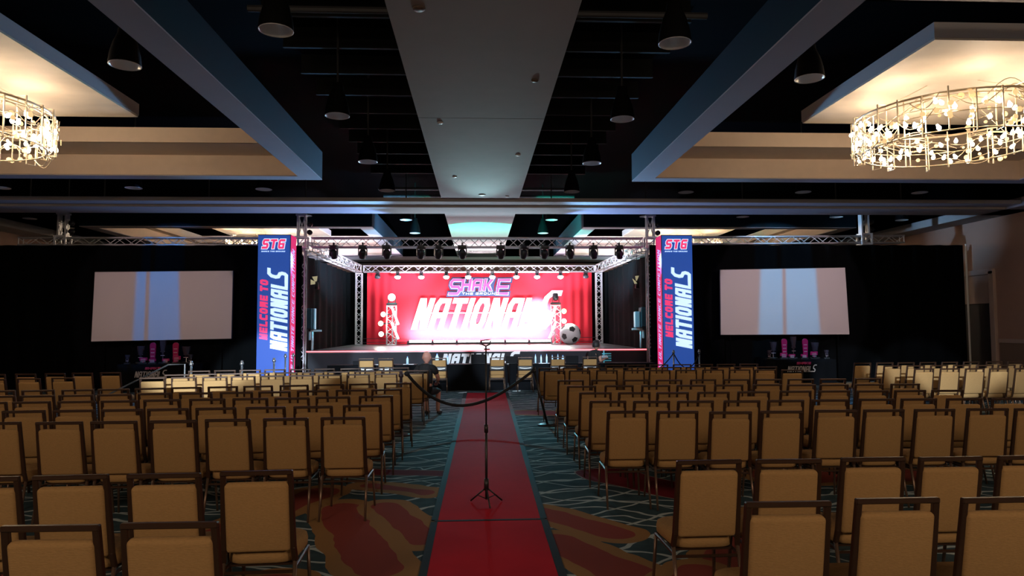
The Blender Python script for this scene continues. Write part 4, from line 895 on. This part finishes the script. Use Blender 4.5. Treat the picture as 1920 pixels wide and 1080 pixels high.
# ---------------------------------------------------------------- people
def skin(name, pts, edges, m, parent, root=0, sub=1):
    me = bpy.data.meshes.new(name); me.from_pydata([p[:3] for p in pts], edges, []); o = link(name, me, m, parent)
    md = o.modifiers.new('skin', 'SKIN'); md.use_smooth_shade = True; sv = me.skin_vertices[0].data
    for i, p in enumerate(pts):
        r = p[3]; sv[i].radius = r if isinstance(r, tuple) else (r, r)
        sv[i].use_root = (i == root)
    ss = o.modifiers.new('sub', 'SUBSURF'); ss.levels = sub; ss.render_levels = sub
    return o
def person(label, loc, rz, tone, shirt, trousers, hair, lean=0.12, arms='lap', legs='bent', shorts=False):
    t = thing('person', label, 'person', loc, rz)
    m = mat('skin_'+tone[0], tone[1], 0.55)
    # local: faces +Y; seat height 0.47
    hl = lean
    P = [(0, 0.0, 0.56, (0.15, 0.11)), (0, 0.02+hl*.3, 0.74, (0.14, 0.10)), (0, 0.02+hl*.6, 0.93, (0.165, 0.11)), (0, 0.03+hl, 1.05, (0.09, 0.07)), (0, 0.05+hl*1.1, 1.12, 0.052)]
    E_ = [(0, 1), (1, 2), (2, 3), (3, 4)]
    AR = []; hands = []
    for s in (-1, 1):
        i = len(P); sh = (s*0.18, 0.02+hl*.9, 1.02)
        if arms == 'lap': el = (s*0.25, 0.12+hl*.4, 0.78); wr = (s*0.14, 0.34, 0.70)
        elif arms == 'paper': el = (s*0.24, 0.10, 0.80); wr = (s*0.12+0.05, 0.36, 0.88)
        P += [(*sh, 0.062), (*el, 0.043), (*wr, 0.028)]; E_ += [(3, i), (i, i+1), (i+1, i+2)]; AR.append((sh, el, wr)); hands.append((s, wr, el))
    LG = []
    for s in (-1, 1):
        i = len(P); hp = (s*0.09, 0.03, 0.53); kn = (s*0.13, 0.45, 0.51); an = (s*0.13, 0.42 if legs == 'bent' else 0.62, 0.09); to = (s*0.14, an[1]+0.16, 0.04)
        P += [(*hp, 0.085), (*kn, 0.062), (*an, 0.040), (*to, 0.035)]; E_ += [(0, i), (i, i+1), (i+1, i+2), (i+2, i+3)]; LG.append((hp, kn, an, to))
    skin('body', P, E_, m, t)
    # head
    hx_, hy_, hz_ = 0, 0.06+hl*1.15, 1.235
    bm = B(); vs = sph(bm, (0, 0, 0), 0.115, (0.80, 0.98, 1.10), 20)
    for v in vs:
        if v.co.z < -0.02: k = 1-0.30*min(1, (-v.co.z-0.02)/0.1); v.co.x *= k
        if v.co.z < -0.03 and v.co.y < 0: v.co.y *= 0.75
    sph(bm, (0, 0.115, -0.015), 0.016, (0.8, 1.2, 1.6), 8)
    for s in (-1, 1): sph(bm, (s*0.092, -0.005, -0.005), 0.028, (0.35, 0.7, 1.1), 8)
    hd = obj('head', bm, m, t, True); hd.location = (hx_, hy_, hz_)
    bm = B()
    for s in (-1, 1): sph(bm, (s*0.033, 0.098, 0.012), 0.011, (1.2, 0.7, 0.8), 8)
    obj('eye', bm, mat('dark_eye', (0.03, 0.02, 0.02), 0.2), hd)
    bm = B(); box(bm, (0, 0.097, -0.055), (0.042, 0.012, 0.010), 0.004); obj('mouth', bm, mat('lip', (0.4, 0.12, 0.1), 0.5), hd)
    if hair:
        bm = B(); vs = sph(bm, (0, -0.012, 0.018), 0.125, (0.84, 0.98, 1.08), 20)
        bmesh.ops.delete(bm, geom=[v for v in bm.verts if v.co.y > 0.055 and v.co.z < 0.07 or v.co.z < -0.075], context='VERTS'); obj('hair', bm, mat('hair_'+hair[0], hair[1], 0.6), hd, True)
    # hands
    for s, wr, el in hands:
        w = Vector(wr); d = (w-Vector(el)).normalized(); d = (d+Vector((-s*0.2, 0.3, -0.15))).normalized(); side = Vector((0, 0, 1)).cross(d).normalized(); dn = side.cross(d).normalized()*(-1)
        if dn.z > 0: dn = -dn
        bm = B(); box(bm, w+d*0.045, (0.030, 0.08, 0.078), 0.012, Matrix((dn, d, side)).transposed(), 2)
        for f in range(4):
            b0 = w+d*0.083+side*(-0.03+0.02*f); ln = (0.062, 0.072, 0.068, 0.054)[f]; c1 = b0+d*ln*0.45+dn*0.008; c2 = c1+(d*0.75+dn*0.65).normalized()*ln*0.3; c3 = c2+(d*0.3+dn*0.95).normalized()*ln*0.25
            tube(bm, [b0, c1, c2, c3], 0.0085, 7)
        th = w+d*0.03-side*s*0.036; tube(bm, [th, th-side*s*0.022+d*0.025+dn*.005, th-side*s*0.026+d*0.05+dn*.012], 0.010, 7)
        obj('hand', bm, m, t, True)
    ms = mat('shirt_'+shirt[0], shirt[1], 0.9, noise=0.1, nscale=30); SP = [(0, 0.0, 0.54, (0.175, 0.13)), (0, 0.02+hl*.3, 0.74, (0.165, 0.12)), (0, 0.02+hl*.6, 0.93, (0.19, 0.13)), (0, 0.03+hl, 1.05, (0.11, 0.085)), (0, 0.045+hl, 1.10, 0.065)]
    SE = [(0, 1), (1, 2), (2, 3), (3, 4)]
    for sh, el, wr in AR:
        i = len(SP); q = Vector(sh).lerp(Vector(el), 0.62); SP += [(*sh, 0.082), (*q, 0.064)]; SE += [(3, i), (i, i+1)]
    skin('shirt', SP, SE, ms, t)
    mt = mat('trousers_'+trousers[0], trousers[1], 0.9); TP = [(0, 0.0, 0.55, (0.165, 0.125))]; TE = []
    for hp, kn, an, to in LG:
        i = len(TP); end = Vector(kn).lerp(Vector(an), 0.05 if shorts else 0.9); TP += [(*hp, 0.10), (*kn, 0.076), (*end, 0.060 if not shorts else 0.08)]; TE += [(0, i), (i, i+1), (i+1, i+2)]
    skin('trousers', TP, TE, mt, t)
    for hp, kn, an, to in LG:
        bm = B(); sph(bm, ((an[0]+to[0])/2, (an[1]+to[1])/2+0.01, 0.048), 0.05, (0.95, 2.6, 0.9), 12); obj('shoe', bm, mat('dark_shoe', (0.02, 0.02, 0.02), 0.5), t, True)
    return t
person('bald seated person in a black shirt and shorts beside the aisle, facing the stage', (-1.06, 13.80, 0), -0.30, ('pink', (0.58, 0.28, 0.22)), ('black', (0.012, 0.012, 0.014)), ('charcoal', (0.02, 0.02, 0.022)), None, 0.05, 'lap', 'bent', True).scale = (0.96, 0.96, 0.94)
person('seated person with short dark hair in black, holding papers at the judges table', (3.12, 19.10, 0), -0.95, ('tan', (0.42, 0.22, 0.16)), ('dark', (0.010, 0.010, 0.012)), ('black', (0.012, 0.012, 0.015)), ('black', (0.01, 0.008, 0.008)), 0.12, 'paper')
bm = B(); quad(bm, (-0.11, -0.15, 0), (0.11, -0.15, 0.0), (0.13, 0.13, 0.05), (-0.10, 0.13, 0.04)); solid(bm, geom=bm.faces[:], thickness=0.004); o = obj('paper_sheet', bm, _M['paper']); o.location = (3.50, 19.38, 0.90); tag(o, 'white paper held by the person in black', 'paper')
t = gadget('folding_fan_holder', 'blue-lit slatted holder behind the papers of the person in black', 'holder', 3.66, 19.75, 0.727)
bm = B()
for k in range(4): box(bm, (0, 0, 0.06+0.065*k), (0.26, 0.05, 0.03), 0.004)
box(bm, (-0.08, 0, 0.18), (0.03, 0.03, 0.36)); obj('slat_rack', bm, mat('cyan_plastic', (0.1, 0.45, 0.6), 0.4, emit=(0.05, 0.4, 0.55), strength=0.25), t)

# ---------------------------------------------------------------- stanchions, stands, ropes
m_sil = mat('brushed_post', (0.35, 0.37, 0.4), 0.3, 0.9); m_rope = mat('black_velvet_rope', (0.008, 0.007, 0.010), 0.8)
def stanchion(x, y, h, label, tilt=None, m=None):
    t = thing('rope_stanchion', label, 'stanchion', (x, y, 0), 0, 'rope stanchions'); m = m or m_sil
    tx, ty = tilt or (0, 0)
    bm = B(); lathe(bm, [(0, 0.0), (0.17, 0.0), (0.17, 0.015), (0.12, 0.03), (0.03, 0.045), (0, 0.045)], n=24); obj('base', bm, m_fix if tilt else m, t, True)
    bm = B(); cyl(bm, (0, 0, 0.03), (tx, ty, h-0.06), 0.022, n=12); obj('post', bm, m, t, True)
    bm = B(); lathe(bm, [(0.022, -0.06), (0.04, -0.05), (0.04, -0.01), (0.025, 0.0), (0.03, 0.03), (0, 0.045)], (tx, ty, h-0.03), 12); obj('collar', bm, m, t, True)
stanchion(-1.27, 11.5, 1.03, 'dark rope post behind the aisle chairs on the left', None, mat('dark_post', (0.03, 0.015, 0.02), 0.5))
stanchion(1.22, 12.45, 1.03, 'leaning rope post with round base, right edge of the aisle', (-0.23, -0.05), mat('black_post', (0.012, 0.012, 0.012), 0.35))
def rope(a, b, sag, label, r=0.018, n=24, skew=0.0):
    a = Vector(a); b = Vector(b); pts = []
    for i in range(n+1):
        f = i/n; g = f+skew*f*(1-f); p = a.lerp(b, f); p.z -= sag*4*g*(1-g); pts.append(p)
    bm = B(); tube(bm, pts, r, 10)
    for q in (pts[0], pts[-1]): sph(bm, q, r*1.7, (1, 1, 1), 8)
    tag(obj('barrier_rope', bm, m_rope, None, True), label, 'rope')
rope((-1.17, 11.48, 1.0), (0.98, 12.40, 0.98), 0.56, 'thick black rope sagging across the red aisle carpet', 0.026, 24, 0.3)
for x, y, l in ((-5.95, 14.75, 'behind the left chair block, leftmost'), (-4.92, 14.75, 'behind the left chair block, second from left'), (-4.62, 16.0, 'in front of the left banner column, left one'), (-5.05, 18.5, 'in front of the left banner column, middle one'), (-4.95, 18.9, 'just right of the left banner column'), (5.50, 19.4, 'in front of the right banner column with ropes'), (6.3, 19.6, 'right of the right banner column')):
    stanchion(x, y, 1.08, 'rope post '+l)
rope((5.50, 19.4, 1.0), (4.75, 19.2, 0.5), 0.12, 'dark rope dropping left from the post at the right banner column', 0.015)
rope((5.50, 19.4, 1.0), (6.3, 19.6, 0.95), 0.40, 'dark rope sagging right from the post at the right banner column', 0.015)
# thin stand in the aisle
t = thing('light_stand', 'thin black tripod stand in the middle of the red carpet', 'stand', (0.075, 6.95, 0.0085))
bm = B(); cyl(bm, (0, 0, 0.05), (0, 0, 0.75), 0.013, n=10); cyl(bm, (0, 0, 0.73), (0, 0, 1.49), 0.009, n=10); obj('pole', bm, m_fix, t, True)
bm = B(); cyl(bm, (0, 0, 0.70), (0, 0, 0.78), 0.02, n=10); obj('collar', bm, m_fix, t, True)
bm = B(); cyl(bm, (0, 0, 0.14), (0, 0, 0.25), 0.024, n=10); obj('collar', bm, m_fix, t, True)
for a in (radians(-80), radians(35), radians(145)):
    bm = B(); tube(bm, [(0.02*cos(a), 0.02*sin(a), 0.15), (0.19*cos(a), 0.19*sin(a), 0.012)], 0.008, 8); cyl(bm, (0.1*cos(a), 0.1*sin(a), 0.075), (0, 0, 0.055), 0.005, n=6); obj('leg', bm, m_fix, t, True)
bm = B(); tube(bm, [(-0.045, 0, 0.0), (-0.04, 0, -0.035), (0, 0, -0.055), (0.04, 0, -0.035), (0.045, 0, 0.0)], 0.007, 8); tube(bm, [(-0.045, 0, 0.0), (0.045, 0, 0.01)], 0.006, 8); box(bm, (0.01, 0, -0.085), (0.06, 0.03, 0.014), 0.003); cyl(bm, (0, 0, -0.12), (0, 0, -0.05), 0.008, n=8)
o = obj('clamp_head', bm, m_fix, t); o.location = (0, 0, 1.61)
# handrail of the steps at the left block
bm = B(); tube(bm, [(-6.75, 13.0, 0.55), (-6.35, 14.6, 1.02), (-6.1, 14.8, 1.02), (-6.1, 14.8, 0.0)], 0.016, 8); tube(bm, [(-6.75, 13.0, 0.55), (-6.75, 13.0, 0.0)], 0.016, 8)
tag(obj('handrail', bm, mat('dull_rail', (0.12, 0.12, 0.12), 0.4, 0.6)), 'thin metal handrail at the inner edge of the far left chairs', 'handrail')
